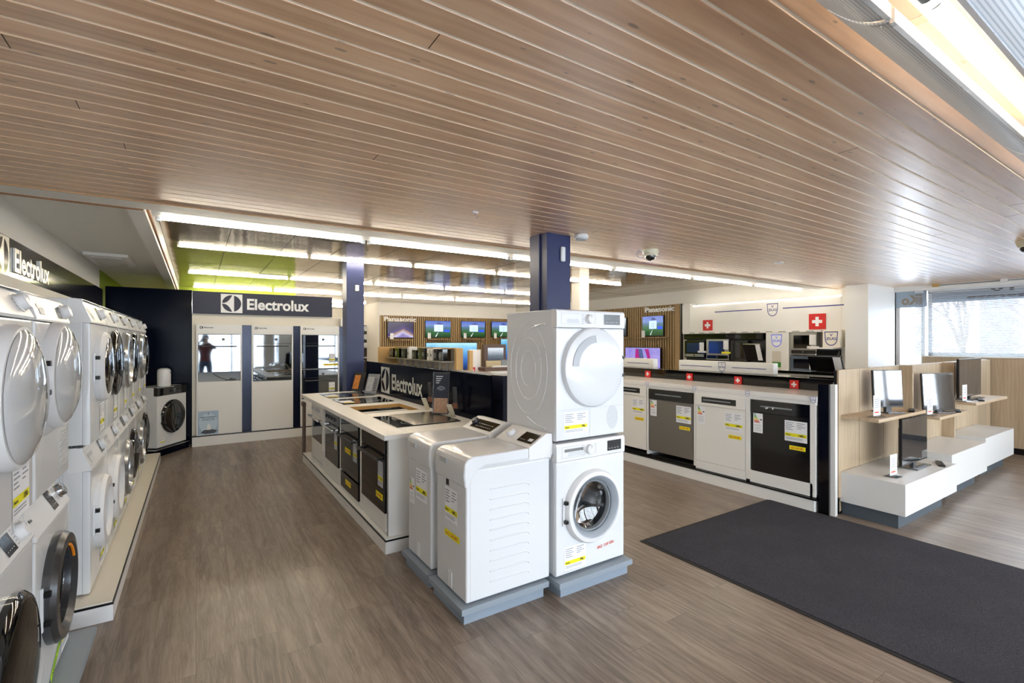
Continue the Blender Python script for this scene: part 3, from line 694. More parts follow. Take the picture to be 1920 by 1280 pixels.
    if drawer:
        mb = MB(); o = Vector((drawer[0], cy(zp+.02), zp+.02)); hh = panel_h-.045; ww = drawer[1]-drawer[0]
        for a in (((0, 0), (ww, 0), (ww, .002), (0, .002)), ((0, hh), (ww, hh), (ww, hh+.002), (0, hh+.002)), ((0, 0), (.002, 0), (.002, hh), (0, hh)), ((ww, 0), (ww+.002, 0), (ww+.002, hh), (ww, hh))):
            mb.poly(o, (1, 0, 0), upv, a, lgrey, .001)
        mb.poly(o, (1, 0, 0), upv, [(ww*.12, hh*.55), (ww*.95, hh*.55), (ww*.95, hh*.8), (ww*.12, hh*.8)], steel if recess else lgrey, .0015)
        mb.poly(o, (1, 0, 0), upv, [(ww*.25, hh*.12), (ww*.9, hh*.12), (ww*.8, hh*.5), (ww*.3, hh*.5)], M('drawer grip shade', 'd2d5d8', .5), .0015)
        mb.build('detergent_drawer', t)
    if brand:
        mb = MB(); z = zp+panel_h*(.45 if not drawer else .72); mb.text(brand, (-w_/2+.035, cy(z)-.0005, z), (1, 0, 0), upv, inkd, h=.014, bold=.02, ext=.001); mb.build('brand_badge', t)
    # printed ticks round knob
    if knob is not None:
        mb = MB(); o = Vector((knob, cy(zc2), zc2))
        for k in range(5):
            for sg in (-1, 1): mb.poly(o, (1, 0, 0), upv, [(sg*(knob_r+.012), -.03+.014*k), (sg*(knob_r+.034), -.03+.014*k), (sg*(knob_r+.034), -.028+.014*k), (sg*(knob_r+.012), -.028+.014*k)], ink, .001)
        mb.build('knob_print', t)
    if card:
        mb = MB(); price_card(mb, (card[0], -.0006, card[1]), (1, 0, 0), (0, 0, 1), card[2], card[3], card[4], bg=cardmat); mb.build('price_card', t)
    if strip:
        mb = MB(); sale_strip(mb, (strip[0], -.0006, strip[1]), (1, 0, 0), (0, 0, 1), strip[2], strip[3], strip[4], ang=strip_ang, bg=strip_bg); mb.build('sale_sticker', t)
    if energy_at:
        mb = MB(); energy(mb, (energy_at[0], -.0006, energy_at[1]), (1, 0, 0), (0, 0, 1), .075); mb.build('energy_label', t)
    if wrap:
        mb = MB(); mb.box(-w_/2-.008, w_/2+.008, -.07, d+.006, 0, h+.004, film, .02, 2); bmesh.ops.subdivide_edges(mb.bm, edges=mb.bm.edges[:], cuts=5)
        for v in mb.bm.verts: v.co += Vector((0, random.uniform(-.006, .006) if v.co.y < 0 else 0, 0))
        mb.build('plastic_wrap', t)
    return t
def plinth_board(label, x0, x1, y0, y1, group, top=.035):
    t = thing('plinth', label, 'plinth', ((x0+x1)/2, (y0+y1)/2, 0), 0, group)
    mb = MB(); mb.box(x0, x1, y0, y1, .10-top, .10, plinthg, .001); mb.build('top_board', t, True)
    mb = MB(); mb.box(x0+.025, x1-.025, y0+.025, y1-.025, 0, .10-top, M('blue grey plinth side', '8a98a6', .45), .001); mb.build('base', t, True)
G = 'front loaders stacked on the left row'
plinth_board('low grey plinth under the nearest stack at the left edge', -1.07, -.45, 1.98, 2.62, 'grey plinths')
plinth_board('low grey plinth under the washer with the dark grey door, left foreground', -1.07, -.44, 2.63, 3.34, 'grey plinths')
plinth_board('grey plinth under the tall central washer and dryer stack', 1.88, 2.52, 2.34, 3.02, 'grey plinths')
plinth_board('grey plinth under the nearer top loader', 1.24, 1.85, 2.41, 2.88, 'grey plinths')
plinth_board('grey plinth under the farther top loader beside the island', 1.24, 1.85, 2.90, 3.36, 'grey plinths')
R90 = PI/2
front_loader('washing_machine', 'white washer with a big glossy black porthole, lowest machine at the left edge', 'washing machine', (-.535, 2.31, .10), R90, G, door='black', Ro=.25, Ri=.2, zc=.38, wrap=False, tilt=.05, knob=.2, disp=(.02, .12), card=None)
front_loader('tumble_dryer', 'white dryer with orange door mark above the black porthole washer, left edge', 'tumble dryer', (-.535, 2.31, .95), R90, G, dryer=True, door='clear', Ro=.25, zc=.46, wrap=False, tilt=.05, knob=.2, disp=None, card=(.04, .02, .2, .2, '1290.-'), ring_detail='orange')
front_loader('washing_machine', 'white washer with dark grey ringed door, orange mark and lime sticker, left foreground', 'washing machine', (-.535, 2.945, .10), R90, G, door='grey', Ro=.235, Ri=.165, zc=.40, tilt=.075, panel_h=.15, knob=.225, knob_mat=chrome, disp=(.045, .125), disp_mat=M('bronze display glass', '4a443a', .15, .5), drawer=None, brand='Miele', hinge=-1,
             card=(.13, .03, .15, .19, '1490.-'), strip=(-.06, .0, .24, .035, 'Aktion 1290.-'), strip_ang=.45, strip_bg=green, ring_detail='orange')
front_loader('tumble_dryer', 'white dryer with clear bowl door and side grille above the dark grey ringed washer', 'tumble dryer', (-.535, 2.945, .95), R90, G, dryer='grille', door='clear', Ro=.235, Ri=.165, zc=.50, tilt=.03, knob=.23, disp=(.08, .16), drawer=(-.26, -.12), brand=None)
# long left plinth
t = thing('display_plinth', 'long white plinth with a black edge line under the left row of washers', 'plinth', (-.75, 6.05, 0))
mb = MB(); mb.box(-1.09, -.40, 3.58, 8.0, 0, .092, M('white plinth board', 'e6e6e6', .4)); mb.build('base', t, True)
mb = MB(); mb.box(-1.09, -.398, 3.578, 8.0, .092, .104, black); mb.build('black_edge', t, True)
mb = MB(); mb.box(-1.09, -.405, 3.585, 8.0, .104, .112, M('cream plinth top', 'e8e2d4', .4)); mb.build('top_board', t, True)
bot = [('white', 'white washer, front left corner of the long white plinth', dict(Ro=.225, Ri=.14, hinge=-1)),
       ('white', 'second washer on the white plinth, white door ring, lower row', dict(Ro=.23, Ri=.15)),
       ('chrome', 'lower washer with a silver door ring and grey display, third along the plinth', dict(disp_mat=dgrey, disp=(.02, .16))),
       ('black', 'lower washer with dark door and grey display, fourth along the plinth', dict(disp_mat=dgrey, disp=(.02, .16))),
       ('chrome', 'lower washer with silver and black porthole, fifth along the plinth', dict(disp_mat=dgrey, disp=(.02, .16))),
       ('black', 'last lower washer before the corner machine, black porthole', dict(disp_mat=dgrey, disp=(.02, .16)))]
top = [('black', 'upper dryer with smoked round window, front of the long white plinth', dict(Ri=.16, Ro=.22)),
       ('black', 'second upper machine on the plinth, wide black porthole', dict(Ri=.19)),
       ('chrome', 'third upper machine with a silver rimmed porthole', dict(disp_mat=M('taupe display', '6a655c', .2), disp=(.0, .18))),
       ('black', 'fourth upper machine with black door and taupe display', dict(disp_mat=M('taupe display', '6a655c', .2), disp=(.0, .18))),
       ('chrome', 'fifth upper machine with silver rimmed dark door', dict(disp_mat=gblack)),
       ('black', 'last upper machine by the dark wall, black bulging porthole', dict(disp_mat=gblack))]
prices = ['999.-', '1190.-', '890.-', '1390.-', '1090.-', '1290.-']
for i in range(6):
    yc = 4.03+i*.625; dr, lab, kw = bot[i]
    front_loader('washing_machine', lab, 'washing machine', (-.52, yc, .112), R90, G, h=.868, door=dr, tilt=.05, panel_h=.14, zc=.41, knob=.2, sidearcs=-1 if i == 0 else 0, body_mat=white, card=(.03, .05, .15, .17, prices[i]), **kw)
    dr, lab, kw = top[i]; kw = dict(kw)
    if i in (0, 1):
        t_ = front_loader('tumble_dryer', lab, 'tumble dryer', (-.52, yc, .982), R90, G, h=.868, dryer=True, door='white' if i == 0 else 'black', dark_glass=True, tilt=.05, panel_h=.14, zc=.46, knob=.2, disp=(.05, .12), sidearcs=-1 if i == 0 else 0, card=(.02, .04, .17, .18, prices[5-i]), **kw)
    else:
        front_loader('tumble_dryer', lab, 'tumble dryer', (-.52, yc, .982), R90, G, h=.868, dryer=True, door=dr, tilt=.05, panel_h=.14, zc=.46, knob=.22, card=(.02, .04, .17, .18, prices[5-i]), **kw)
# corner washer
t = thing('display_plinth', 'dark navy corner plinth under the diagonal washer', 'plinth', (-.29, 8.57, 0), math.radians(57))
mb = MB(); mb.box(-.40, .31, -.03, .41, 0, .095, navyg); mb.build('base', t)
mb = MB(); mb.box(-.40, .31, -.04, .41, .095, .102, chrome); mb.build('edge_trim', t)
front_loader('washing_machine', 'white washer with black porthole set diagonally in the dark corner', 'washing machine', (-.29, 8.57, .102), math.radians(57), None, d=.40, door='black', Ro=.24, Ri=.16, zc=.42, panel_mat=gblack, knob=.0, knob_mat=dgrey, disp=(.08, .2), drawer=None, card=(-.25, .05, .1, .1, '899.-'))
mb = MB(); c = (-.39, 8.60, 0); mb.lathe([(.075, .955), (.082, .97), (.082, 1.17), (.072, 1.20), (.04, 1.215), (.035, 1.20)], c, 'z', plas, 32, True); mb.cyl((-.32, 8.57, 1.15), .008, -.02, .02, 'x', black, 10)
solo(mb, 'water_canister', 'white cylindrical canister standing on the diagonal corner washer', 'canister', (-.39, 8.60, .953))
# central stack
front_loader('washing_machine', 'white washer with grey ringed porthole, bottom of the central stack', 'washing machine', (2.20, 2.40, .10), 0, 'central stack', door='greyring', Ro=.24, Ri=.168, zc=.415, knob=-.03, knob_r=.033, disp=(.135, .265), drawer=(-.26, -.07), recess=True, siderings=-1,
             card=(-.235, .035, .18, .15, '798.-'), strip=(.03, .10, .19, .04, 'SALE  CHF 650.-'), strip_ang=.08, hinge=-1)
front_loader('tumble_dryer', 'white tumble dryer with closed white door, top of the central stack', 'tumble dryer', (2.20, 2.40, .955), 0, 'central stack', dryer=True, vent=.185, door='solid', Ro=.262, zc=.475, knob=-.03, knob_r=.03, disp=(.105, .255), drawer=(-.265, -.09), recess=True, siderings=-1,
             card=(-.24, .05, .2, .14, '798.-'), hinge=1)
# ================================================================== TOP LOADERS
def top_loader(label, loc, knob, group='top loading washers'):
    """front faces -X; local: x depth 0..0.60 (front at 0), y width -.2...2"""
    t = thing('top_loading_washer', label, 'washing machine', loc, 0, group)
    W, D, H = .20, .60, .765
    mb = MB(); mb.box(.004, D, -W, W, .01, H, white, .012, 3)
    mb.box(.03, .0315, -W-.0006, -W+.001, .02, H-.01, lgrey)
    for k in range(10):
        z = .10+.060*k; mb.tube([(.16, -W, z), (.40, -W, z), (.43, -W, z-.006), (.44, -W, z-.018)], .005, white, 6)
    mb.box(.0, .0045, -.02, .03, .03, .12, M('filter flap', 'e2e4e6', .4), .001)
    for xx in (.06, D-.06):
        for yy in (-.15, .15): mb.cyl((xx, yy, 0), .02, 0, .015, 'z', dgrey, 10)
    mb.build('body', t)
    mb = MB()   # lid: flat with rounded drop at front
    pts = [(-.002, H-.10), (-.010, H-.03), (-.006, H+.035), (.012, H+.062), (.05, H+.075), (.44, H+.078), (.44, H+.012), (.13, H+.012), (.085, H-.005), (.05, H-.045), (.02, H-.10)]
    mb.prism([(p[0], p[1]) for p in pts], 'y', -W-.001, W+.001, white)
    o = mb.build('lid', t)
    b = o.modifiers.new('bevel', 'BEVEL'); b.width = .012; b.segments = 3; b.limit_method = 'ANGLE'; o.modifiers.move(1, 0)
    mb = MB(); mb.box(-.016, -.006, .02, .12, H+.0, H+.035, lgrey, .004); mb.build('lid_handle', t)
    mb = MB(); mb.box(.0, D, -W+.002, W-.002, H-.001, H+.02, M('seam grey', 'c8cacc', .5)); mb.build('lid_frame', t)
    mb = MB(); pts = [(.44, H), (.44, H+.080), (.575, H+.155), (.62, H+.150), (.625, H+.03), (.60, H-.02), (.60, H)]
    mb.prism(pts, 'y', -W, W, plas); cp = mb.build('control_console', t)
    b = cp.modifiers.new('bevel', 'BEVEL'); b.width = .006; b.segments = 2; b.limit_method = 'ANGLE'; cp.modifiers.move(1, 0)
    sl = Vector((.135, 0, .075)).normalized(); nn = Vector((-.075, 0, .135)).normalized()
    O = Vector((.44, W, H+.080)); U = Vector((0, -1, 0))
    if knob:
        mb = MB(); mb.poly(O, U, sl, [(.22, .03), (.38, .03), (.38, .125), (.22, .125)], gblack, .002); mb.poly(O, U, sl, [(.32, .05), (.365, .05), (.365, .075), (.32, .075)], paper, .003)
        for k in range(3): mb.poly(O, U, sl, [(.24+.02*k, .05), (.252+.02*k, .05), (.252+.02*k, .054), (.24+.02*k, .054)], lgrey, .003)
        mb.build('display', t)
        mb = MB(); mb.lathe([(.034, 0), (.034, .006), (.03, .026), (.026, .030), (.001, .031)], (0, 0, 0), 'z', plas, 28); mb.xf(Matrix.Translation(O+U*.10+sl*.075) @ Matrix.Rotation(-.507, 4, 'Y')); mb.build('program_knob', t)
    else:
        mb = MB(); mb.poly(O, U, sl, [(.07, .03), (.37, .03), (.38, .125), (.06, .125)], gblack, .002)
        for r_ in range(2):
            for k in range(8): mb.poly(O, U, sl, [(.13+.028*k, .05+.03*r_), (.145+.028*k, .05+.03*r_), (.145+.028*k, .056+.03*r_), (.13+.028*k, .056+.03*r_)], lgrey, .003)
        mb.build('display', t)
        mb = MB(); mb.lathe([(.03, 0), (.03, .006), (.026, .024), (.001, .025)], (0, 0, 0), 'z', dgrey, 28); mb.xf(Matrix.Translation(O+U*.07+sl*.09) @ Matrix.Rotation(-.507, 4, 'Y')); mb.build('program_knob', t)
    ux, uy = (0, -1, 0), (0, 0, 1)
    mb = MB()
    if knob:
        price_card(mb, (.0035, .075, .42), ux, uy, .17, .20, '999.-'); mb.build('price_card', t)
        mb = MB(); sale_strip(mb, (.0035, .08, .32), ux, uy, .2, .04, 'SALE  CHF 899.-', bg=yellow); mb.build('sale_sticker', t)
        mb = MB(); mb.poly((.0035, .06, .63), ux, uy, [(0, 0), (.04, 0), (.04, .05), (0, .05)], inkd, .001); mb.build('test_badge', t)
    else:
        price_card(mb, (.0035, .05, .42), ux, uy, .19, .21, '899.-'); mb.build('price_card', t)
        mb = MB(); energy(mb, (.0035, .17, .36), ux, uy, .09, .001); mb.build('energy_label', t)
        mb = MB(); mb.poly((.0035, -.08, .66), ux, uy, [(0, 0), (.08, 0), (.08, .05), (0, .05)], lgrey, .001); mb.text('5 Jahre', Vector((.0035, -.085, .675)), ux, uy, inkd, h=.02, bold=.03, ext=.002); mb.build('guarantee_badge', t)
    return t
top_loader('white top loading washer with ribbed side, nearest machine in the foreground', (1.275, 2.635, .10), True)
top_loader('white top loader with black button panel between the ribbed one and the island', (1.275, 3.125, .10), False)

# ================================================================== COOKER ISLAND
IX0, IX1, IY0, IY1 = 1.19, 2.05, 3.56, 6.90
t = thing('cooker_island', 'white island of built-in ovens and hobs on a plinth with black line', 'display counter', ((IX0+IX1)/2, (IY0+IY1)/2, 0))
mb = MB(); mb.box(IX0, IX1, IY0, IY1+.05, 0, .092, whitem); mb.build('plinth', t, True)
mb = MB(); mb.box(IX0-.002, IX1, IY0-.002, IY1+.052, .092, .104, black); mb.build('black_edge', t, True)
mb = MB(); mb.box(IX0+.004, IX1, IY0+.004, IY1+.046, .104, .112, whitem); mb.build('plinth_top', t, True)
units = [(3.60, 4.33), (4.33, 5.06), (5.06, 5.76), (5.76, 6.52)]
FX = 1.225
mb = MB()
mb.box(FX, IX1-.02, 3.60, 3.62, .112, .86, whitem); mb.box(FX, IX1-.02, 6.50, 6.52, .112, .86, whitem); mb.box(IX1-.04, IX1-.02, 3.60, 6.52, .112, .86, whitem)
for a, b in units:
    for yy in (a, b-.035): mb.box(FX, IX1-.05, yy+.003, yy+.032, .112, .86, whitem, .002)
    mb.box(FX+.01, IX1-.05, a+.03, b-.03, .112, .125, whitem)
mb.build('carcass', t, True)
# worktop with cutouts: strips around openings
hobs = [(3.72, 4.36), (4.68, 5.28), (5.42, 6.0), (6.14, 6.78)]    # y ranges; second one is the empty cutout
hx0, hx1 = 1.37, 1.93; ZT = .90
hobs = [(3.80, 4.42), (4.70, 5.28), (5.50, 6.02), (6.22, 6.74)]
mb = MB(); a0 = IX0-.02
mb.box(a0, hx0, 3.53, 6.95, .86, ZT, whitem, .004); mb.box(hx1, IX1+.02, 3.53, 6.95, .86, ZT, whitem)
ed = [3.53]+[v for h_ in hobs for v in h_]+[6.95]
for k in range(0, len(ed), 2): mb.box(hx0, hx1, ed[k], ed[k+1], .86, ZT, whitem)
mb.build('worktop', t, True)
mb = MB(); a, b = hobs[1]; e = .0006
mb.box(hx0-e, hx0+.004, a, b, .862, ZT-.001, osb); mb.box(hx1-.004, hx1+e, a, b, .862, ZT-.001, osb); mb.box(hx0, hx1, a-e, a+.004, .862, ZT-.001, osb); mb.box(hx0, hx1, b-.004, b+e, .862, ZT-.001, osb)
mb.box(hx0, hx1, a, b, .80, .81, M('grey inner shelf', '7f8688', .6)); mb.build('cutout_edge', t, True)
mb = MB(); sale_strip(mb, (1.46, 4.80, .812), (1, 0, 0), (0, 1, 0), .32, .06, 'Aktion', bg=yellow); mb.build('shelf_label', t, True)
def hob(lab, y0, y1, kind):
    h_ = thing('hob', lab, 'hob', ((hx0+hx1)/2, (y0+y1)/2, ZT), 0, 'hobs set in the island worktop')
    mb = MB(); mb.box(hx0-.01, hx1+.01, y0-.01, y1+.01, ZT, ZT+.006, gblack if kind != 'steel' else gblack, .002)
    for cx, cy, r in ((.18, .16, .09), (.40, .16, .07), (.18, .44, .075), (.40, .42, .10)):
        for rr in (r, r*.6): mb.tube([(hx0+cx+rr*math.cos(q), y0+cy+rr*math.sin(q), ZT+.0062) for q in [2*PI*k/28 for k in range(28)]], .0012, mgrey, 4, True)
    mb.build('glass_top', h_, True)
    if kind == 'steel':
        mb = MB(); mb.box(hx0+.14, hx1+.008, y0, y1+.005, ZT+.006, ZT+.012, M('etched steel sheet', 'a8a49c', .25, 1, noise=.15, nscale=14), .002); mb.build('steel_cover', h_, True)
    else:
        mb = MB(); sale_strip(mb, (hx0+.02, y0+.06, ZT+.008), (1, 0, 0), (0, 1, 0), .12, .05, '899.-', bg=yellow); mb.build('price_strip', h_, True)
        mb = MB(); mb.poly((hx0+.0, y0+.12, ZT+.0075), (1, 0, 0), (0, 1, 0), [(0, 0), (.15, 0), (.15, .2), (0, .2)], paper, .0005); mb.build('leaflet', h_, True)
    return h_
hob('black glass hob with a steel cover sheet at the near end of the island', *hobs[0], 'steel')
hob('black glass hob beyond the open particle board cutout', *hobs[2], 'glass')
hob('black glass hob at the far end of the island by the blue pillar', *hobs[3], 'glass')
def oven(lab, y0, y1, z0, z1, kind, card=True):
    yc = (y0+y1)/2; wd = (y1-y0); t = thing('oven', lab, 'oven', (FX-.01, yc, z0), -PI/2, 'ovens built into the island')
    # local: front -y, x -wd/2..wd/2 ; +x = nearer camera
    h_ = z1-z0; fm = {'black': darkmirror, 'white': whitem, 'steel': darkmirror}[kind]
    mb = MB(); mb.box(-wd/2+.01, wd/2-.01, .02, .50, 0, h_, dgrey); mb.build('housing', t)
    mb = MB(); mb.box(-wd/2, wd/2, 0, .02, .0, h_-.12, fm, .003); dr = mb.build('door', t)
    if kind == 'white':
        mb = MB(); mb.box(-wd/2+.05, wd/2-.05, -.002, .002, .07, h_-.19, darkmirror); mb.build('door_window', dr)
    mb = MB(); mb.box(-wd/2, wd/2, 0, .02, h_-.115, h_, fm if kind != 'steel' else M('oven panel', '6c6e72', .3, .6), .003)
    if kind in ('white', 'steel'):
        for k in range(4): mb.cyl((-wd/2+.1+k*.12, 0, h_-.06), .018, -.02, 0, 'y', dgrey if kind == 'steel' else lgrey, 16, .003)
    mb.build('control_panel', t)
    hm = black if kind == 'black' else chrome
    mb = MB(); mb.box(-wd/2+.03, wd/2-.03, -.055, -.035, h_-.165, h_-.145, hm, .005); mb.box(-wd/2+.05, -wd/2+.07, -.04, 0, h_-.163, h_-.147, hm); mb.box(wd/2-.07, wd/2-.05, -.04, 0, h_-.163, h_-.147, hm); mb.build('door_handle', t)
    if card:
        mb = MB(); price_card(mb, (wd/2-.16, -.001, h_*.33), (1, 0, 0), (0, 0, 1), .13, .2, '1190.-', bg=M('grey card', 'b8bcc4', .6)); mb.build('price_card', t)
    return t
oven('black glass oven with dark bar handle at the near end of the island', 3.66, 4.28, .27, .84, 'black')
oven('dark oven with two yellow stickers above a warming drawer', 4.39, 5.01, .33, .84, 'black')
oven('oven with silver control strip and reflective door, third from the near end', 5.12, 5.71, .30, .84, 'steel')
oven('white oven with knobs at the far end of the island', 5.83, 6.47, .34, .84, 'white', False)
t2 = thing('warming_drawer', 'black warming drawer under the twice stickered oven', 'drawer', (FX-.01, 4.70, .16), -PI/2)
mb = MB(); mb.box(-.31, .31, 0, .4, 0, .15, darkmirror, .003); mb.build('drawer_front', t2)
mb = MB(); sale_strip(mb, (-.12, -.001, .06), (1, 0, 0), (0, 0, 1), .2, .05, 'Aktion 270', bg=yellow); mb.build('sale_sticker', t2)
mb = MB(); sale_strip(mb, (FX-.013, 4.83, .53), (0, -1, 0), (0, 0, 1), .2, .05, 'Aktion 570', bg=yellow, ext=.001); solo(mb, 'sale_sticker', 'yellow sale sticker on the dark oven door, second from the near end', 'sticker', (FX-.013, 4.73, .53))
mb = MB(); sale_strip(mb, (FX-.013, 3.86, .36), (0, -1, 0), (0, 0, 1), .17, .05, 'CHF 985.-', bg=yellow, ext=.001); solo(mb, 'sale_sticker', 'yellow sale sticker low on the near black oven', 'sticker', (FX-.013, 3.78, .36))
t2 = thing('base_panel', 'white filler panels below the oven row', 'panel', (FX, 4.7, .112))
mb = MB()
for a, b, z in ((3.66, 4.28, .265), (4.39, 5.01, .158), (5.12, 5.71, .295), (5.83, 6.47, .335)): mb.box(FX-.002, FX+.016, a, b, .125, z, whitem, .002)
mb.box(FX-.006, FX, 5.9, 6.4, .17, .18, lgrey); mb.build('panel', t2, True)
# back panel with brand
t = thing('brand_sign', 'long gloss navy back panel with white brand lettering along the island', 'sign', (2.08, 5.2, .90))
mb = MB(); mb.box(2.07, 2.09, 3.50, 7.05, .86, 1.315, navyg, .002); mb.build('panel', t, True)
mb = MB(); lm = M('pale lettering', 'c6c8c4', .5)
elux_logo(mb, (2.069, 6.37, .93), (0, -1, 0), (0, 0, 1), .335, lm, navyg)
mb.text('Electrolux', (2.069, 5.94, .99), (0, -1, 0), (0, 0, 1), lm, h=.20, w=.99, bold=.025, ext=.003); mb.build('lettering', t, True)
t = thing('display_box', 'dark navy upright panel box standing behind the end of the brand panel', 'display box', (2.22, 4.0, .90))
mb = MB(); mb.box(2.17, 2.28, 3.46, 4.45, .90, 1.31, navy, .002); mb.box(2.168, 2.171, 3.46, 4.45, 1.095, 1.10, black); mb.build('panel', t, True)
t = thing('display_counter', 'white counter behind the navy brand panel', 'display counter', (2.4, 5, 0))
mb = MB(); mb.box(2.10, 2.72, 3.50, 6.9, 0, .86, whitem, .002); mb.build('carcass', t, True)
mb = MB(); mb.box(2.095, 2.75, 3.42, 6.95, .865, .90, whitem, .003); mb.build('worktop', t, True)
# leaflet holders & brochures
t = thing('acrylic_stand', 'clear acrylic sign stand with a dark info card on the near hob', 'sign stand', (1.95, 4.45, .912))
def tilted_panel(mb, c, w_, h_, yaw, tilt, m, th=.006, faces=None):
    R = Matrix.Translation(c) @ Matrix.Rotation(yaw, 4, 'Z') @ Matrix.Rotation(-tilt, 4, 'X'); n0 = len(mb.bm.verts); vs = mb.box(-w_/2, w_/2, -th/2, th/2, 0, h_, m, .001)
    if faces: faces(mb)
    mb.bm.verts.ensure_lookup_table(); mb.xf(R, [v for v in mb.bm.verts[n0:]])
YW = -PI/2+.75
mb = MB(); tilted_panel(mb, (1.93, 4.20, .912), .17, .40, YW, .1, acryl, .012); mb.build('holder', t, True)
def cardface(m):
    m.poly((-.072, -.004, .15), (1, 0, 0), (0, 0, 1), [(0, 0), (.144, 0), (.144, .23), (0, .23)], M('dark card', '2a3040', .3), .001)
    m.poly((-.07, -.004, .01), (1, 0, 0), (0, 0, 1), [(0, 0), (.14, 0), (.14, .14), (0, .14)], M('food photo', 'b09078', .4, noise=.5, nscale=60), .001)
    for k in range(4): m.poly((-.055, -.004, .35-.02*k), (1, 0, 0), (0, 0, 1), [(0, 0), (.07-.012*k, 0), (.07-.012*k, .007), (0, .007)], paper, .002)
    for k, r in enumerate((.015, .03, .045)): m.tube([(.0+r*math.cos(a), -.006, .215+r*math.sin(a)) for a in [.5+PI*.7*q/8 for q in range(9)]], .0015, paper, 4)
mb = MB(); tilted_panel(mb, (1.93, 4.195, .915), .155, .385, YW, .1, M('dark card', '2a3040', .3), .002, cardface); mb.build('info_card', t, True)
for (x, y, lab) in ((1.97, 4.55, 'tilted leaflet rest with pale printed slip left of the acrylic stand'), (1.97, 3.98, 'tilted leaflet rest with pale printed slip right of the acrylic stand')):
    t = thing('price_holder', lab, 'leaflet holder', (x, y, .912), 0, 'slanted price holders on the island')
    mb = MB(); tilted_panel(mb, (x-.02, y-.02, .915), .05, .17, YW, -.7, M('pale slip', 'd8d2bc', .5), .003); mb.build('slip', t, True)
    mb = MB(); tilted_panel(mb, (x+.035, y+.04, .985), .04, .20, YW, -.15, dgrey, .012); mb.build('stem', t, True)
    mb = MB(); tilted_panel(mb, (x+.03, y+.035, .985), .045, .05, YW, -.2, M('copper', '8a5a48', .4), .014); mb.build('clip', t, True)
for k, (x, y, lab, c) in enumerate(((1.87, 6.83, 'boxed brochure with orange pictures leaning by the pillar', 'c8803c'), (1.93, 6.40, 'silver grey brochure on stand leaning before the brand panel', 'b8bcc0'))):
    t = thing('brochure', lab, 'brochure', (x, y, .907), 0, 'brochures at the far end of the island')
    def bf(m, c=c):
        m.poly((-.08, -.006, .03), (1, 0, 0), (0, 0, 1), [(0, 0), (.10, 0), (.10, .2), (0, .2)], M('brochure picture '+c, c, .4, noise=.6, nscale=50), .001)
        for q in range(6): m.poly((.03, -.006, .04+.03*q), (1, 0, 0), (0, 0, 1), [(0, 0), (.05, 0), (.05, .008), (0, .008)], inkd, .0015)
    mb = MB(); tilted_panel(mb, (x, y, .909), .19, .27, -PI/2+.6, .35, M('brochure cover', '888c94', .4) if k else M('brochure dark', '2c2c34', .4), .012, bf); mb.build('cover', t, True)
    mb = MB(); tilted_panel(mb, (x+.18, y+.10, .909), .1, .24, -PI/2+.6, -.35, black, .006); mb.build('easel', t, True)
mb = MB(); mb.box(1.215, 1.24, 6.99, 7.12, 0, .76, walnut, .003); mb.box(1.20, 1.24, 6.97, 7.12, .72, .78, walnut, .01); solo(mb, 'brown_board', 'brown board standing on the floor at the far end of the island', 'board', (1.14, 7.1, 0))

# ================================================================== ELECTROLUX WALL
YW0 = 8.80
mb = MB(); mb.box(-1.1, -.055, 9.05, 9.12, 0, 2.40, navyg); mb.box(-.057, -.05, 9.04, 9.06, 2.03, 2.38, chrome); struct(mb, 'wall_back')
sbox('wall_back', cream, -.055, 2.28, 9.0, 9.1, 0, 2.03)
t = thing('header_sign', 'navy header board with white emblem and brand lettering above the oven towers', 'sign', (.96, 8.85, 2.03))
mb = MB(); mb.box(-.05, 1.99, 8.80, 9.06, 2.03, 2.37, navy, .002); mb.build('board', t, True)
mb = MB(); whl = M('white lettering', 'f4f4f4', .4); elux_logo(mb, (.32, 8.799, 2.05), (1, 0, 0), (0, 0, 1), .295, whl, navy)
mb.text('Electrolux', (.68, 8.799, 2.105), (1, 0, 0), (0, 0, 1), whl, h=.18, w=.93, bold=.03, ext=.003); mb.build('lettering', t, True)
t = thing('oven_wall', 'white display wall on a plinth holding three tall oven towers', 'display wall', (1.0, 8.9, 0))
mb = MB(); mb.box(-.055, 2.28, 8.78, 9.0, 0, .145, whitem, .002); mb.build('plinth', t, True)
mb = MB(); mb.box(-.057, 2.282, 8.777, 9.0, .145, .158, black); mb.build('black_edge', t, True)
mb = MB(); mb.box(-.055, 2.28, 8.88, 9.0, .158, 2.03, M('cream wall board', 'e6dfcf', .45)); mb.build('backboard', t, True)
mb = MB()
for a, b in ((.612, .742), (1.362, 1.472), (2.11, 2.26)): mb.box(a, b, 8.82, 8.88, .158, 1.86, M('blue steel filler', '0f1830', .2, .4))
mb.build('blue_filler', t, True)
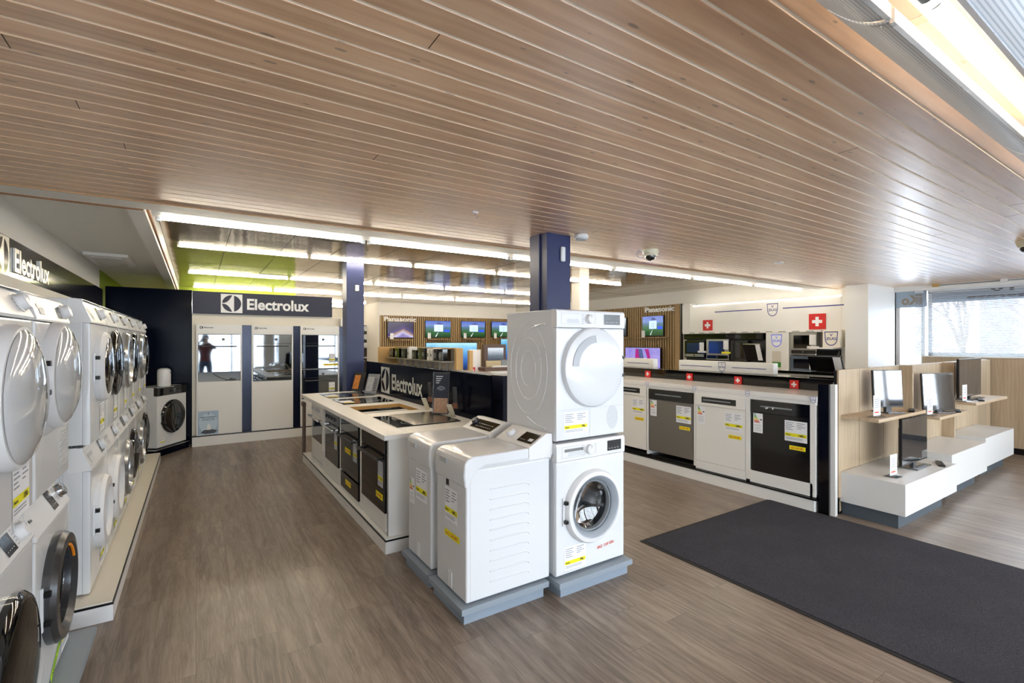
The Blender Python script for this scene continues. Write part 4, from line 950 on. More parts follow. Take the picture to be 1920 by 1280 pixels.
def tower(lab, x0, x1, kind):
    t = thing('oven_tower', lab, 'display cabinet', ((x0+x1)/2, 8.85, .158), 0, 'oven towers on the back wall')
    mb = MB(); ws = .02
    mb.box(x0, x0+ws, 8.80, 8.88, .16, 1.865, whitem, .002); mb.box(x1-ws, x1, 8.80, 8.88, .16, 1.865, whitem, .002); mb.box(x0+ws, x1-ws, 8.80, 8.88, 1.715, 1.865, whitem, .002)
    if kind == 3: mb.box(x0+ws, x1-ws, 8.80, 8.88, .16, .62, whitem, .002)
    elif kind == 2: mb.box(x0+ws, x1-ws, 8.80, 8.88, .16, .955, whitem, .002)
    else: mb.box(x0+ws, x1-ws, 8.80, 8.88, .16, .98, whitem, .002); mb.box(x0+ws, x1-ws, 8.875, 8.88, .98, 1.12, mgrey)
    mb.build('cabinet', t, True)
    mb = MB(); elux_logo(mb, (x0+.04, 8.7995, 1.79), (1, 0, 0), (0, 0, 1), .05, None, inkd); mb.text('Electrolux', (x0+.10, 8.799, 1.805), (1, 0, 0), (0, 0, 1), inkd, h=.022, bold=.02, ext=.001); mb.build('lettering', t, True)
    return t
def wall_oven(lab, x0, x1, z0, z1, clock=True, card=None):
    t = thing('oven', lab, 'oven', ((x0+x1)/2, 8.84, z0), 0, 'mirror fronted ovens on the back wall')
    mb = MB(); mb.box(x0, x1, 8.815, 8.875, z0, z1, mirror); mb.build('glass_front', t, True)
    mb = MB(); mb.box(x0, x1, 8.812, 8.816, z1-.145, z1-.14, black); mb.box(x0, x1, 8.812, 8.816, z0, z0+.008, dgrey); mb.box(x0, x1, 8.812, 8.816, z1-.008, z1, black); mb.box(x0, x0+.005, 8.812, 8.816, z0, z1, black)
    if clock: mb.cyl(((x0+x1)/2+.05, 0, z1-.08), .022, 8.811, 8.816, 'y', dgrey, 20)
    mb.build('door_line', t, True)
    mb = MB(); mb.tube([(x0+.05, 8.79, z1-.19), (x1-.05, 8.79, z1-.19)], .009, dgrey, 8); mb.box(x0+.06, x0+.075, 8.79, 8.816, z1-.196, z1-.184, dgrey); mb.box(x1-.075, x1-.06, 8.79, 8.816, z1-.196, z1-.184, dgrey); mb.build('door_handle', t, True)
    if card: mb = MB(); price_card(mb, (x1-.15, 8.811, z0+.1), (1, 0, 0), (0, 0, 1), .1, .16, '2190.-'); sale_strip(mb, (x1-.24, 8.809, z0+.05), (1, 0, 0), (0, 0, 1), .24, .035, 'SALE CHF 1490', bg=yellow); mb.build('price_card', t, True)
tower('white oven tower farthest left with open niche and boat poster', 0.0, .61, 1)
tower('middle white oven tower with one mirror oven', .745, 1.36, 2)
tower('right white oven tower with two dark ovens and yellow strips', 1.475, 2.108, 3)
wall_oven('mirror fronted oven in the left tower, photographer reflected in it', .022, .588, 1.12, 1.713)
wall_oven('mirror fronted oven in the middle tower', .767, 1.338, .96, 1.713)
wall_oven('upper mirror oven in the right tower with a yellow strip', 1.497, 2.086, 1.13, 1.713, card=True)
wall_oven('lower dark oven in the right tower', 1.497, 2.086, .63, 1.12, card=True)
t = thing('power_cable', 'black appliance cable with plug lying in the open niche of the left tower', 'cable', (.3, 8.84, .98))
mb = MB(); mb.tube([(.22+.02*k, 8.835, 1.10-.09*math.sin(k/8*1.4)) for k in range(9)], .006, black, 6); mb.tube([(.38, 8.835, 1.0), (.45, 8.82, .995), (.5, 8.835, .99)], .006, black, 6); mb.build('cord', t, True)
mb = MB(); mb.box(.44, .53, 8.815, 8.85, .982, 1.02, black, .01, rot=((.48, 8.83, .99), .3, 'Y')); mb.build('plug', t, True)
mb = MB(); mb.poly((.02, 8.7985, .17), (1, 0, 0), (0, 0, 1), [(0, 0), (.27, 0), (.27, .36), (0, .36)], M('poster sky blue', 'a8c0d4', .4, noise=.15, nscale=6), .001)
mb.poly((.155, 8.7985, .345), (1, 0, 0), (0, 0, 1), [(.12*math.cos(2*PI*k/32), .155*math.sin(2*PI*k/32)) for k in range(32)], M('poster pale oval', 'c4d6e4', .4), .002)
mb.poly((.155, 8.7985, .17), (1, 0, 0), (0, 0, 1), [(-.10, .03), (-.04, .01), (.08, .015), (.12, .05), (.06, .075), (-.06, .07)], M('poster dark island', '4a4c54', .5), .003)
mb.poly((.155, 8.7985, .17), (1, 0, 0), (0, 0, 1), [(-.02, .07), (.03, .07), (.03, .14), (.0, .17), (-.02, .12)], paper, .0035)
mb.text('SEEKUZINEREN', (.155, 8.7985, .425), (1, 0, 0), (0, 0, 1), M('poster text', '46607c', .5), h=.02, w=.2, bold=.03, align='c', ext=.004)
for k in range(2): mb.poly((.07, 8.7985, .405-.018*k), (1, 0, 0), (0, 0, 1), [(0, 0), (.17, 0), (.17, .006), (0, .006)], M('poster text', '46607c', .5), .004)
elux_logo(mb, (.14, 8.7965, .475), (1, 0, 0), (0, 0, 1), .03, None, MATS['poster text'])
solo(mb, 'poster', 'pale blue boat poster at the foot of the left oven tower', 'poster', (.155, 8.7985, .17))
mb = MB(); mb.box(2.12, 2.26, 8.74, 8.88, 1.87, 2.0, whitem, .003); solo(mb, 'box', 'small white box on top of the blue filler beside the slim pillar', 'box', (2.19, 8.81, 1.87))
# left wall sign
t = thing('brand_sign', 'black gloss sign with silver emblem and lettering high on the left wall', 'sign', (-1.09, 6.2, 2.03))
mb = MB(); mb.box(-1.125, -1.085, 3.2, 8.7, 2.03, 2.32, M('gloss smoke panel', '1c1a1c', .12, coat=.8)); mb.build('board', t, True)
silv = M('silver letters', 'c8c4bc', .3, .5)
mb = MB(); elux_logo(mb, (-1.084, 4.42, 2.035), (0, 1, 0), (0, 0, 1), .28, silv, MATS['gloss smoke panel']); mb.text('Electrolux', (-1.084, 4.78, 2.09), (0, 1, 0), (0, 0, 1), silv, h=.17, w=.95, bold=.025, ext=.012); mb.build('lettering', t, True)
t = thing('wall_shelf', 'white boxed ledge under the black sign on the left wall', 'ledge', (-1.0, 6, 1.9))
mb = MB(); mb.box(-1.125, -1.0, 2.0, 7.9, 1.86, 2.02, cream, .003); mb.build('ledge', t, True)
# ================================================================== DISHWASHER COUNTER
DX = 4.85
t = thing('dishwasher_counter', 'long glossy white counter with built-in dishwashers and small shield marks', 'display counter', (5.2, 4.2, 0))
gw = M('gloss white counter', 'ecebe8', .2, coat=.15)
mb = MB(); mb.box(DX-.02, 5.6, 2.24, 6.6, 0, .115, whitem, .002); mb.box(DX-.03, DX+.03, 2.22, 6.6, .115, .135, gblack, .002); mb.box(DX+.03, 5.5, 2.24, 6.6, .115, .16, black); mb.build('plinth', t, True)
mb = MB(); mb.box(DX-.004, 5.46, 2.225, 6.6, 1.035, 1.085, gw, .003); mb.box(DX+.01, 5.46, 2.225, 6.6, 1.00, 1.035, gw); mb.build('worktop', t, True)
mb = MB()
for a, b in ((2.235, 2.262), (2.875, 2.925), (3.535, 3.56), (4.235, 4.26), (4.87, 4.92), (5.55, 5.6)): mb.box(DX, 5.4, a, b, .16, 1.03, whitem, .002)
mb.box(5.395, 5.43, 2.235, 6.6, .16, 1.0, whitem)
mb.build('carcass', t, True)
mb = MB(); mb.box(5.44, 5.47, 2.225, 6.6, 1.085, 1.20, gblack); mb.box(5.44, 5.75, 2.215, 6.6, 1.195, 1.21, gblack, .002); mb.build('splashback', t, True)
mb = MB()
for y in (2.255, 2.90, 3.548, 4.247): shield(mb, (DX-.005, y, 1.022), (0, -1, 0), (0, 0, 1), .06, bluep, paper, .002)
mb.build('shield_marks', t, True)
for k, y in enumerate((2.72, 3.37, 4.05, 4.75)):
    mb = MB(); mb.box(5.425, 5.4385, y-.045, y+.045, 1.09, 1.18, redm); swiss(mb, (5.4245, y+.045, 1.09), (0, -1, 0), (0, 0, 1), .09)
    solo(mb, 'swiss_flag', ('red card with white cross on the counter, nearest the black end panel', 'second red card with white cross along the counter splashback', 'third red card with white cross along the counter splashback', 'red card with white cross on the counter, beside the stacked dryer')[k], 'sign', (5.43, y, 1.09), 'red cross cards on the counter')
t = thing('end_panel', 'tall gloss black and white end panel closing the dishwasher counter', 'panel', (5.2, 2.13, 0))
mb = MB(); mb.box(4.86, 5.75, 2.128, 2.222, 0, 1.205, gblack, .002); mb.build('black_panel', t, True)
mb = MB(); mb.box(4.885, 4.93, 2.085, 2.128, 0, 1.205, whitem, .002); mb.build('white_panel', t, True)
def dishwasher(lab, y0, y1, z0, z1, kind, price, frame=False):
    yc = (y0+y1)/2; wd = y1-y0; t = thing('dishwasher', lab, 'dishwasher', (DX+.0, yc, z0), -PI/2, 'dishwashers built into the counter'); h_ = z1-z0
    mb = MB(); mb.box(-wd/2+.005, wd/2-.005, .03, .52, -.0, h_, dgrey); mb.build('housing', t)
    dm = {'steel': M('grey steel door', '85837f', .35, .6), 'white': whitem, 'black': M('black door', '060607', .18, coat=.3)}[kind]
    pm = gblack if kind in ('steel', 'black') else whitem
    ph = .13 if kind != 'plain' else .1
    mb = MB(); mb.box(-wd/2, wd/2, 0, .03, 0, h_-ph, dm, .002); mb.build('door', t)
    mb = MB(); mb.box(-wd/2, wd/2, -.008, .03, h_-ph+.003, h_, pm, .002); mb.build('control_panel', t)
    mb = MB(); mb.box(-wd/2+.08, wd/2-.1, -.0105, -.007, h_-ph+.035, h_-.03, gblack, .001); mb.box(-wd/2+.10, wd/2-.16, -.012, -.0105, h_-ph+.06, h_-ph+.075, mgrey)
    if kind == 'black': mb.poly((-wd/2+.15, -.0125, h_-ph+.045), (1, 0, 0), (0, 0, 1), [(0, .01), (.03, .02), (.035, .012), (.01, 0)], paper, .001); mb.poly((-wd/2+.22, -.0125, h_-ph+.045), (1, 0, 0), (0, 0, 1), [(0, .01), (.01, .028), (.018, .012), (.01, 0)], paper, .001)
    mb.build('grip', t)
    if kind != 'plain': mb = MB(); energy(mb, (-wd/2+.02, -.0006, h_-ph-.21), (1, 0, 0), (0, 0, 1), .10); mb.build('energy_label', t)
    mb = MB(); price_card(mb, (wd/2-.235, -.0006, h_-ph-.24), (1, 0, 0), (0, 0, 1), .21, .20, price); mb.build('price_card', t)
    mb = MB(); sale_strip(mb, (wd/2-.19, -.0006, h_-ph-.32), (1, 0, 0), (0, 0, 1), .15, .04, 'SALE CHF '+price, bg=yellow); mb.build('sale_sticker', t)
    return t
dishwasher('black dishwasher in a white frame, nearest the black end panel', 2.285, 2.86, .26, 1.0, 'black', '1480.-')
mb = MB(); mb.box(DX-.003, DX+.02, 2.236, 2.284, .14, 1.03, whitem); mb.box(DX-.003, DX+.02, 2.262, 2.875, .14, .262, whitem); solo(mb, 'appliance_frame', 'white frame around the black dishwasher', 'frame', (DX, 2.57, .14))
dishwasher('white dishwasher with a black grip slot and white kick board', 2.93, 3.53, .235, 1.0, 'white', '1080.-')
mb = MB(); mb.box(DX-.004, DX+.02, 2.93, 3.53, .14, .232, whitem); solo(mb, 'kick_board', 'white kick board below the white dishwasher', 'board', (DX, 3.23, .14))
dishwasher('grey steel dishwasher with black control strip', 3.57, 4.22, .215, 1.0, 'steel', '1080.-')
dishwasher('white dishwasher partly hidden by the central washer stack', 4.27, 4.86, .20, 1.02, 'white', '1380.-')
for k, (y0, y1, lab) in enumerate(((3.04, 4.35, 'white sign box with blue lines and shield above the counter'), (4.80, 6.1, 'second white sign box half hidden behind the stacked dryer'))):
    t = thing('sign_box', lab, 'sign', (5.95, (y0+y1)/2, 1.2), 0, 'white sign boxes on the counter')
    mb = MB(); mb.box(5.60, 5.70, y0, y1, 1.212, 1.345, whitem, .003); mb.build('box', t, True)
    yc = (y0+y1)/2; mb = MB(); ux, uy = (0, -1, 0), (0, 0, 1)
    for a, b in ((y1-.03, yc+.14), (yc-.14, y0+.08)): mb.poly((5.599, a, 1.27), ux, uy, [(0, 0), (a-b, 0), (a-b, .008), (0, .008)], bluep, .001)
    shield(mb, (5.599, yc, 1.215), ux, uy, .12, bluep, None, .001); mb.build('shield_logo', t, True)
# ================================================================== OVEN WALL (right)
XW = 9.0
t = thing('display_wall', 'white appliance display wall with blue shield and thin blue lines', 'display wall', (XW, 5.2, 0))
mb = MB(); mb.box(XW, 9.2, 3.75, 6.70, 1.80, 2.36, gw, .003); mb.build('header', t, True)
mb = MB(); mb.box(XW-.01, XW+.03, 3.75, 6.62, 2.36, 2.375, M('led strip', 'ffffff', .4, emit=3, emcol='fff6e8')); mb.build('light_strip', t, True)
mb = MB(); mb.box(XW-.02, 9.2, 3.75, 6.88, 1.765, 1.80, whitem, .002)
for k in range(12): y = 6.7-.24*k; mb.box(XW-.021, XW-.019, y-.13, y, 1.772, 1.792, M('vent slots', 'aaa69c', .5))
mb.build('vent_rail', t, True)
mb = MB(); mb.box(XW-.01, 9.2, 4.60, 5.02, .3, 1.80, gw, .002); mb.box(XW, 9.2, 6.70, 6.9, 1.80, 2.42, whitem, .002); mb.box(XW-.012, XW-.008, 4.74, 4.90, .95, 1.42, M('niche board', 'cfc8bc', .6)); mb.box(XW-.014, XW-.01, 4.74, 4.90, 1.02, 1.22, M('green box face', '2f8a20', .5)); mb.box(XW-.02, XW-.01, 4.73, 4.91, 1.10, 1.125, whitem); mb.build('divider', t, True)
mb = MB(); ux, uy = (0, -1, 0), (0, 0, 1)
mb.poly((XW-.001, 6.10, 2.20), ux, uy, [(0, 0), (1.0, 0), (1.0, .018), (0, .018)], bluep, .002); mb.poly((XW-.001, 4.71, 2.20), ux, uy, [(0, 0), (1.0, 0), (1.0, .018), (0, .018)], bluep, .002)
shield(mb, (XW-.001, 4.90, 2.07), ux, uy, .24, bluep, None, .002); shield(mb, (XW-.011, 4.82, 1.50), ux, uy, .23, M('lit blue logo', '4a6cff', .5), paper, .002)
mb.build('shield_logo', t, True)
for k, (y, s_, z) in enumerate(((6.26, .22, 1.83), (4.12, .27, 1.81))):
    mb = MB(); mb.box(XW-.012, XW-.002, y-s_/2, y+s_/2, z, z+s_, redm); swiss(mb, (XW-.0125, y+s_/2, z), ux, uy, s_); solo(mb, 'swiss_flag', ('red board with white cross on the left of the white oven wall header', 'larger red board with white cross by the beige column')[k], 'sign', (XW-.01, y, z))
mb = MB(); mb.box(9.12, 9.18, 5.02, 6.88, .3, 1.77, M('dark backboard', '2c2c2e', .4)); mb.box(9.12, 9.18, 3.75, 4.6, .3, 1.77, M('grey backboard', '9a9a98', .5)); solo(mb, 'backboard', 'dark backboard behind the ovens of the white display wall', 'board', (9.15, 5, .3))
def slab_oven(lab, y0, y1, z0, z1, m, scr, knob=True, card=None, x=9.0, group='ovens in the white display wall'):
    yc = (y0+y1)/2; wd = y1-y0; t = thing('oven', lab, 'oven', (x, yc, z0), -PI/2, group); h_ = z1-z0
    mb = MB(); mb.box(-wd/2, wd/2, 0, .11, 0, h_, m, .006); mb.build('housing', t)
    mb = MB(); mb.box(-wd/2+.06, wd/2-.10, -.006, 0, h_*.3, h_-.05, scr, .003); mb.build('door_window', t)
    mb = MB(); mb.box(-wd/2+.02, wd/2-.02, -.006, 0, h_*.06, h_*.22, steel if m is gblack else gblack, .003)
    if knob: mb.cyl((0, 0, h_*.14), .018, -.02, -.006, 'y', dgrey, 16)
    mb.build('control_panel', t)
    if card: mb = MB(); mb.poly((wd/2-.12, -.008, h_-.22), (1, 0, 0), (0, 0, 1), [(0, 0), (.11, 0), (.11, .18), (0, .18)], paper, .001); mb.poly((wd/2-.16, -.008, h_*.3), (1, 0, 0), (0, 0, 1), [(0, 0), (.2, 0), (.2, .04), (0, .04)], yellow if card == 2 else paper, .001); mb.build('price_card', t)
sb = M('blue reflecting oven glass', '40508a', .08, .6)
slab_oven('small black microwave with blue screen at the left of the white oven wall', 6.34, 6.84, 1.25, 1.62, gblack, sb, card=1)
slab_oven('silver microwave with blue screen and yellow strip', 5.78, 6.30, 1.22, 1.66, steel, sb, card=2)
slab_oven('black oven with small hanging tag in the white oven wall', 5.38, 5.75, 1.12, 1.62, black, gblack, card=None)
slab_oven('steel oven under the tilted open door', 5.05, 5.36, 1.0, 1.20, steel, gblack)
slab_oven('row of dark microwave fronts high on the white oven wall', 5.08, 6.86, 1.64, 1.76, darkmirror, gblack, knob=False)
slab_oven('black lower oven beneath the blue screen microwave', 5.4, 6.84, 1.02, 1.20, gblack, gblack, knob=False, card=None)
slab_oven('upper steel oven with white card right of the green box niche', 4.13, 4.58, 1.36, 1.76, steel, gblack, card=1)
slab_oven('lower blue grey steam oven right of the green box niche', 4.13, 4.58, .85, 1.34, M('blue grey steel', '5c6a7c', .3, .7), gblack, card=2)
def tilt_door(lab, y0, y1, z0, z1, x, lean):
    t = thing('open_oven', lab, 'oven', (x, (y0+y1)/2, z0), -PI/2); wd = y1-y0; h_ = z1-z0
    mb = MB(); mb.prism([(0, 0), (.03, 0), (-lean+.03, h_), (-lean, h_)], 'x', -wd/2, wd/2, darkmirror); mb.build('glass', t)
    mb = MB(); mb.prism([(-.002, 0), (0, 0), (-lean, h_), (-lean-.002, h_)], 'x', wd/2-.10, wd/2-.01, paper); mb.build('info_card', t)
    mb = MB(); mb.prism([(-lean-.005, h_-.02), (-lean+.03, h_-.02), (-lean+.03, h_), (-lean-.005, h_)], 'x', -wd/2, wd/2, chrome); mb.build('top_rail', t)
tilt_door('dark oven door standing half open, centre of the white oven wall', 5.06, 5.40, 1.24, 1.56, 8.98, .12)
tilt_door('dark tilted glass door with info cards standing behind the oak panels', 2.84, 3.24, 1.21, 1.42, 6.9, .10)
t = thing('display_counter', 'dark topped counter holding the tilted glass door behind the oak panels', 'display counter', (7.1, 3.2, 0))
mb = MB(); mb.box(6.75, 7.4, 2.7, 3.9, 0, 1.17, whitem, .002); mb.build('carcass', t, True); mb = MB(); mb.box(6.7, 7.45, 2.65, 3.95, 1.17, 1.205, gblack, .002); mb.build('worktop', t, True)
t = thing('logo_box', 'cream cube with navy shield logo on a shelf beside the beige column', 'box', (8.86, 3.80, 1.5), -PI/2)
mb = MB(); mb.box(-.13, .13, -.1, .1, 0, .29, M('cream cube', 'eee6d4', .5), .004); mb.build('cube', t); mb = MB(); shield(mb, (0, -.101, .03), (1, 0, 0), (0, 0, 1), .235, bluep, None, .001); mb.build('shield_logo', t); t.location = (8.86, 3.80, 1.50)
mb = MB(); mb.box(8.72, 9.11, 3.76, 4.12, 1.475, 1.50, whitem, .002); solo(mb, 'wall_shelf', 'white shelf carrying the cream logo cube', 'shelf', (8.9, 4, 1.475))
t = thing('cooker_hood', 'black extractor hood below the shelf with the logo cube', 'cooker hood', (8.9, 3.95, 1.2)); mb = MB(); mb.prism([(8.75, 1.28), (9.1, 1.28), (9.1, 1.45), (8.95, 1.45)], 'y', 3.76, 4.10, gblack); mb.build('hood', t, True); mb = MB(); mb.box(8.74, 9.1, 3.76, 4.10, 1.26, 1.28, steel); mb.build('grease_filter', t, True)

# ================================================================== SLATTED TV WALLS
t = thing('slat_wall', 'oak slatted panel with white brand lettering on the far wall', 'wall panel', (6.8, 13.8, 0))
mb = MB(); mb.box(4.46, 9.1, 13.83, 13.85, .2, 2.36, M('black felt', '17161a', .9)); mb.build('backing', t, True)
mb = MB(); x = 4.46
while x < 9.1: mb.box(x, x+.034, 13.795, 13.83, .2, 2.36, oakd); x += .064
mb.build('slats', t, True)
mb = MB(); mb.text('Panasonic', (4.56, 13.79, 2.19), (1, 0, 0), (0, 0, 1), whl, h=.135, w=.98, bold=.02, ext=.03); mb.build('lettering', t, True)
t = thing('slat_wall', 'oak slatted panel with white brand lettering left of the white oven wall', 'wall panel', (9.15, 9, 0))
mb = MB(); mb.box(9.17, 9.2, 7.06, 12.5, .2, 2.45, M('black felt', '17161a', .9)); mb.box(9.13, 9.2, 7.03, 7.06, .2, 2.45, black); mb.build('backing', t, True)
mb = MB(); y = 7.09; mb.box(9.12, 9.17, 7.06, 7.2, .2, 2.45, oakd); y = 7.23
while y < 12.5: mb.box(9.135, 9.17, y, y+.036, .2, 2.45, oakd); y += .072
mb.build('slats', t, True)
mb = MB(); mb.text('Panasonic', (9.13, 8.05, 2.30), (0, -1, 0), (0, 0, 1), whl, h=.12, w=.85, bold=.02, ext=.03); mb.build('lettering', t, True)
def television(lab, loc, rot, w_, h_, kind, popup=True, shelf=True, group='televisions on the slatted walls', depth=.05, tag=True):
    """centre-bottom at loc; front -y"""
    t = thing('television', lab, 'television', loc, rot, group)
    mb = MB(); mb.box(-w_/2, w_/2, 0, depth, 0, h_, black, .004); mb.box(-.1, .1, depth, depth+.03, h_*.3, h_*.7, black); mb.build('housing', t)
    mb = MB(); mb.box(-w_/2+.012, w_/2-.012, -.003, 0, .02, h_-.012, screen_mat(kind)); sc = mb.build('screen', t)
    if popup:
        mb = MB(); mb.box(-w_*.16, w_*.19, -.005, -.003, h_*.36, h_*.76, M('light box on screen', 'a8c0f0', .4, emit=.6)); mb.box(w_*.23, w_*.45, -.005, -.003, h_*.34, h_*.48, M('blue box on screen', '2444d8', .4, emit=.6))
        for q in range(3): mb.box(-w_*.05, w_*.08, -.0056, -.005, h_*(.44+.08*q), h_*(.455+.08*q), M('screen text', '7890c0', .4, emit=.4))
        mb.prism([(-w_*.12, .03), (-w_*.08, .03), (-.0, h_*.3), (-.01, h_*.3)], 'y', -.0045, -.003, M('road on screen', 'c8d0d8', .4, emit=.5)); mb.prism([(-w_*.1, h_*.8), (w_*.2, h_*.8), (w_*.1, h_*.88), (.02*w_, h_*.93), (-w_*.03, h_*.87)], 'y', -.0045, -.003, M('castle hill on screen', '46508c', .4, emit=.3)); mb.build('menu_overlay', sc)
    if tag: mb = MB(); mb.box(-w_/2+.05, -w_/2+.15, -.08, -.075, -.03, .14, paper); mb.build('price_card', t)
    return t
def tv_shelf(lab, x0, x1, y0, y1, z): mb = MB(); mb.box(x0, x1, y0, y1, z, z+.02, oakd, .002); return solo(mb, 'tv_shelf', lab, 'shelf', ((x0+x1)/2, (y0+y1)/2, z), 'narrow oak shelves under the televisions')
for k, (xc, ww, hh, z0, kind, lab) in enumerate(((5.05, .80, .48, 1.70, 'mountain', 'wall television showing a purple mountain picture under the lettering'), (6.25, .86, .52, 1.72, 'landscape', 'wall television with castle landscape, second from the left on the far wall'), (7.48, .88, .52, 1.73, 'landscape', 'wall television with castle landscape, third from the left on the far wall'), (8.6, .88, .52, 1.74, 'landscape', 'wall television half hidden by the stacked dryer on the far wall'))):
    television(lab, (xc, 13.74, z0), 0, ww, hh, kind, popup=kind == 'landscape'); tv_shelf(('narrow oak shelf under the purple mountain television', 'narrow oak shelf under the second wall television', 'narrow oak shelf under the third wall television', 'narrow oak shelf under the half hidden wall television')[k], xc-ww*.42, xc+ww*.42, 13.64, 13.8, z0-.07)
television('wall television with castle landscape under the right lettering', (9.08, 7.80, 1.725), -PI/2, .64, .485, 'landscape'); tv_shelf('narrow oak shelf under the castle television on the right slatted wall', 9.0, 9.13, 7.35, 8.22, 1.68)
television('dark wall television cut off by the stacked dryer', (9.08, 8.95, 1.725), -PI/2, .62, .48, 'grey', popup=False, tag=False); tv_shelf('narrow oak shelf under the cut off wall television', 9.0, 9.13, 8.5, 9.4, 1.68)
t = television('floor television with lilac screen and magenta shapes before the slatted wall', (9.0, 8.05, .62), -PI/2, 1.1, .84, 'lilac', popup=False, tag=False, group='televisions standing low')
mb = MB(); mb.prism([(-.25, .25), (-.2, .80), (-.05, .80), (.12, .25)], 'y', -.005, -.003, M('magenta shape', '9a1878', .4, emit=.4)); mb.prism([(.08, .80), (.2, .80), (.28, .5), (.22, .45)], 'y', -.005, -.003, M('magenta shape', '9a1878', .4)); mb.prism([(-.02, .25), (-.12, .80), (.0, .80), (.14, .25)], 'y', -.0065, -.005, M('slate shape', '4a5a90', .4, emit=.3)); mb.build('screen_art', t)
mb = MB(); mb.box(8.8, 9.1, 7.2, 8.8, 0, .60, whitem, .003); solo(mb, 'tv_bench', 'low white bench under the lilac television', 'bench', (8.95, 8, 0))

# ---- middle zone: shelving with radios
t = thing('display_shelving', 'beech framed shelving unit with radios beyond the navy brand panel', 'shelving', (3.3, 7.7, 0))
mb = MB(); mb.box(2.86, 3.5, 8.95, 9.0, 0, 1.50, beech, .002); mb.box(3.17, 3.28, 6.34, 6.40, 0, 1.50, beech, .002); mb.box(3.31, 3.37, 6.2, 6.26, 0, 1.47, beech, .002); mb.box(3.18, 3.28, 6.40, 8.95, 1.485, 1.505, beech); mb.build('frame', t, True)
mb = MB(); mb.box(3.23, 3.26, 6.40, 8.95, .2, 1.485, M('off white perforated board', 'd8d2c4', .6)); mb.box(3.222, 3.23, 6.4, 8.95, 1.16, 1.17, black); mb.box(3.222, 3.23, 6.4, 8.95, .98, .99, black)
for k in range(9): y = 6.45+.28*k; mb.box(3.2, 3.23, y, y+.004, .95, 1.3, lgrey)
mb.build('back_board', t, True)
mb = MB(); mb.box(2.98, 3.23, 6.42, 8.93, 1.295, 1.31, M('grey shelf', '9a968c', .5)); mb.box(2.95, 3.23, 6.42, 8.93, .87, .885, MATS['grey shelf']); mb.build('shelf', t, True)
rad = [(8.72, .20, .17, gblack), (8.42, .22, .17, gblack), (8.10, .20, .17, black), (7.86, .10, .20, paper), (7.60, .18, .15, black), (7.38, .10, .19, M('olive box', '5c6030', .5)), (7.2, .12, .19, black), (7.02, .10, .18, whitem), (6.90, .08, .18, whitem), (6.74, .14, .18, black), (6.56, .14, .18, gblack)]
names = ['far left', 'second from left', 'third from left', 'fourth from left', 'fifth from left', 'sixth from left', 'seventh from left', 'eighth from left', 'ninth from left', 'tenth from left', 'rightmost']
cn = {gblack: 'gloss black', black: 'black', paper: 'white', whitem: 'off white'}
for k, (y, wd, h_, m) in enumerate(rad):
    t = thing('radio', '%s radio or speaker on the upper shelf, %s in the row' % (cn.get(m, 'olive'), names[k]), 'speaker', (3.08, y, 1.31), -PI/2, 'radios on the upper shelf')
    mb = MB(); mb.box(-wd/2, wd/2, -.06, .08, 0, h_, m, .006); mb.build('cabinet', t)
    mb = MB(); mb.cyl((-wd*.15, 0, h_*.45), min(.045, wd*.3), -.064, -.06, 'y', mgrey, 20); mb.build('speaker_cone', t)
for k in range(5):
    y = 6.55+.24*k; mb = MB(); mb.prism([(3.0, .886), (3.06, .886), (3.09, 1.02), (3.085, 1.02)], 'y', y, y+.1, paper); solo(mb, 'price_card', 'white leaning price card on the lower shelf, number %s from the near post' % ('one', 'two', 'three', 'four', 'five')[k], 'price card', (3.04, y+.05, .886), 'price cards on the lower shelf')
# pan display & poster far left gap
t = thing('pan_display', 'dark display wall of hanging pans beside the slim pillar', 'display', (4.1, 15, 0))
mb = MB(); mb.box(3.6, 4.5, 15.0, 15.05, 0, 2.1, M('charcoal board', '26262a', .6)); mb.build('board', t, True)
mb = MB()
for r in range(3):
    for c in range(4): mb.cyl((3.72+.22*c, 0, 2.0-.26*r), .085, 14.96, 15.0, 'y', lgrey, 16, .01)
mb.build('pans', t, True)
mb = MB(); mb.box(3.62, 4.48, 14.99, 15.0, .75, 1.42, M('brown black poster', '2a1c18', .5)); mb.text('Gut kochen mit', (3.66, 14.985, 1.08), (1, 0, 0), (0, 0, 1), paper, h=.06, w=.78, bold=.02); mb.text('dem Steamer', (3.66, 14.985, .97), (1, 0, 0), (0, 0, 1), paper, h=.06, w=.7, bold=.02); mb.build('poster', t, True)
# teal screen, brown framed monitor etc.
television('large television with teal blue picture on a stand behind the beech shelving', (4.55, 9.3, .98), -.12, 1.15, .60, 'blue', popup=False, tag=False, group='televisions standing low')
mb = MB(); mb.box(3.9, 5.3, 9.15, 9.6, 0, .97, whitem, .003); solo(mb, 'tv_bench', 'white bench under the teal television', 'bench', (4.6, 9.4, 0))
television('blue picture television behind the brown framed screen', (6.9, 10.2, 1.05), -.1, 1.1, .62, 'blue', popup=False, tag=False, group='televisions standing low')
mb = MB(); mb.box(6.3, 7.6, 10.1, 10.5, 0, 1.03, whitem, .003); solo(mb, 'tv_bench', 'white bench under the blue picture television', 'bench', (6.9, 10.3, 0))
t = thing('display_screen', 'brown framed screen on a walnut tray with books and a keyboard', 'screen', (4.36, 7.2, 1.10), -.1)
mb = MB(); mb.box(-.22, .2, 0, .08, .06, .45, walnut, .006); mb.build('frame', t); mb = MB(); mb.box(-.15, .15, -.004, 0, .13, .39, screen_mat('grey')); mb.build('screen', t)
mb = MB(); mb.box(-.30, .34, -.22, .14, .0, .06, walnut, .008); mb.build('tray', t)
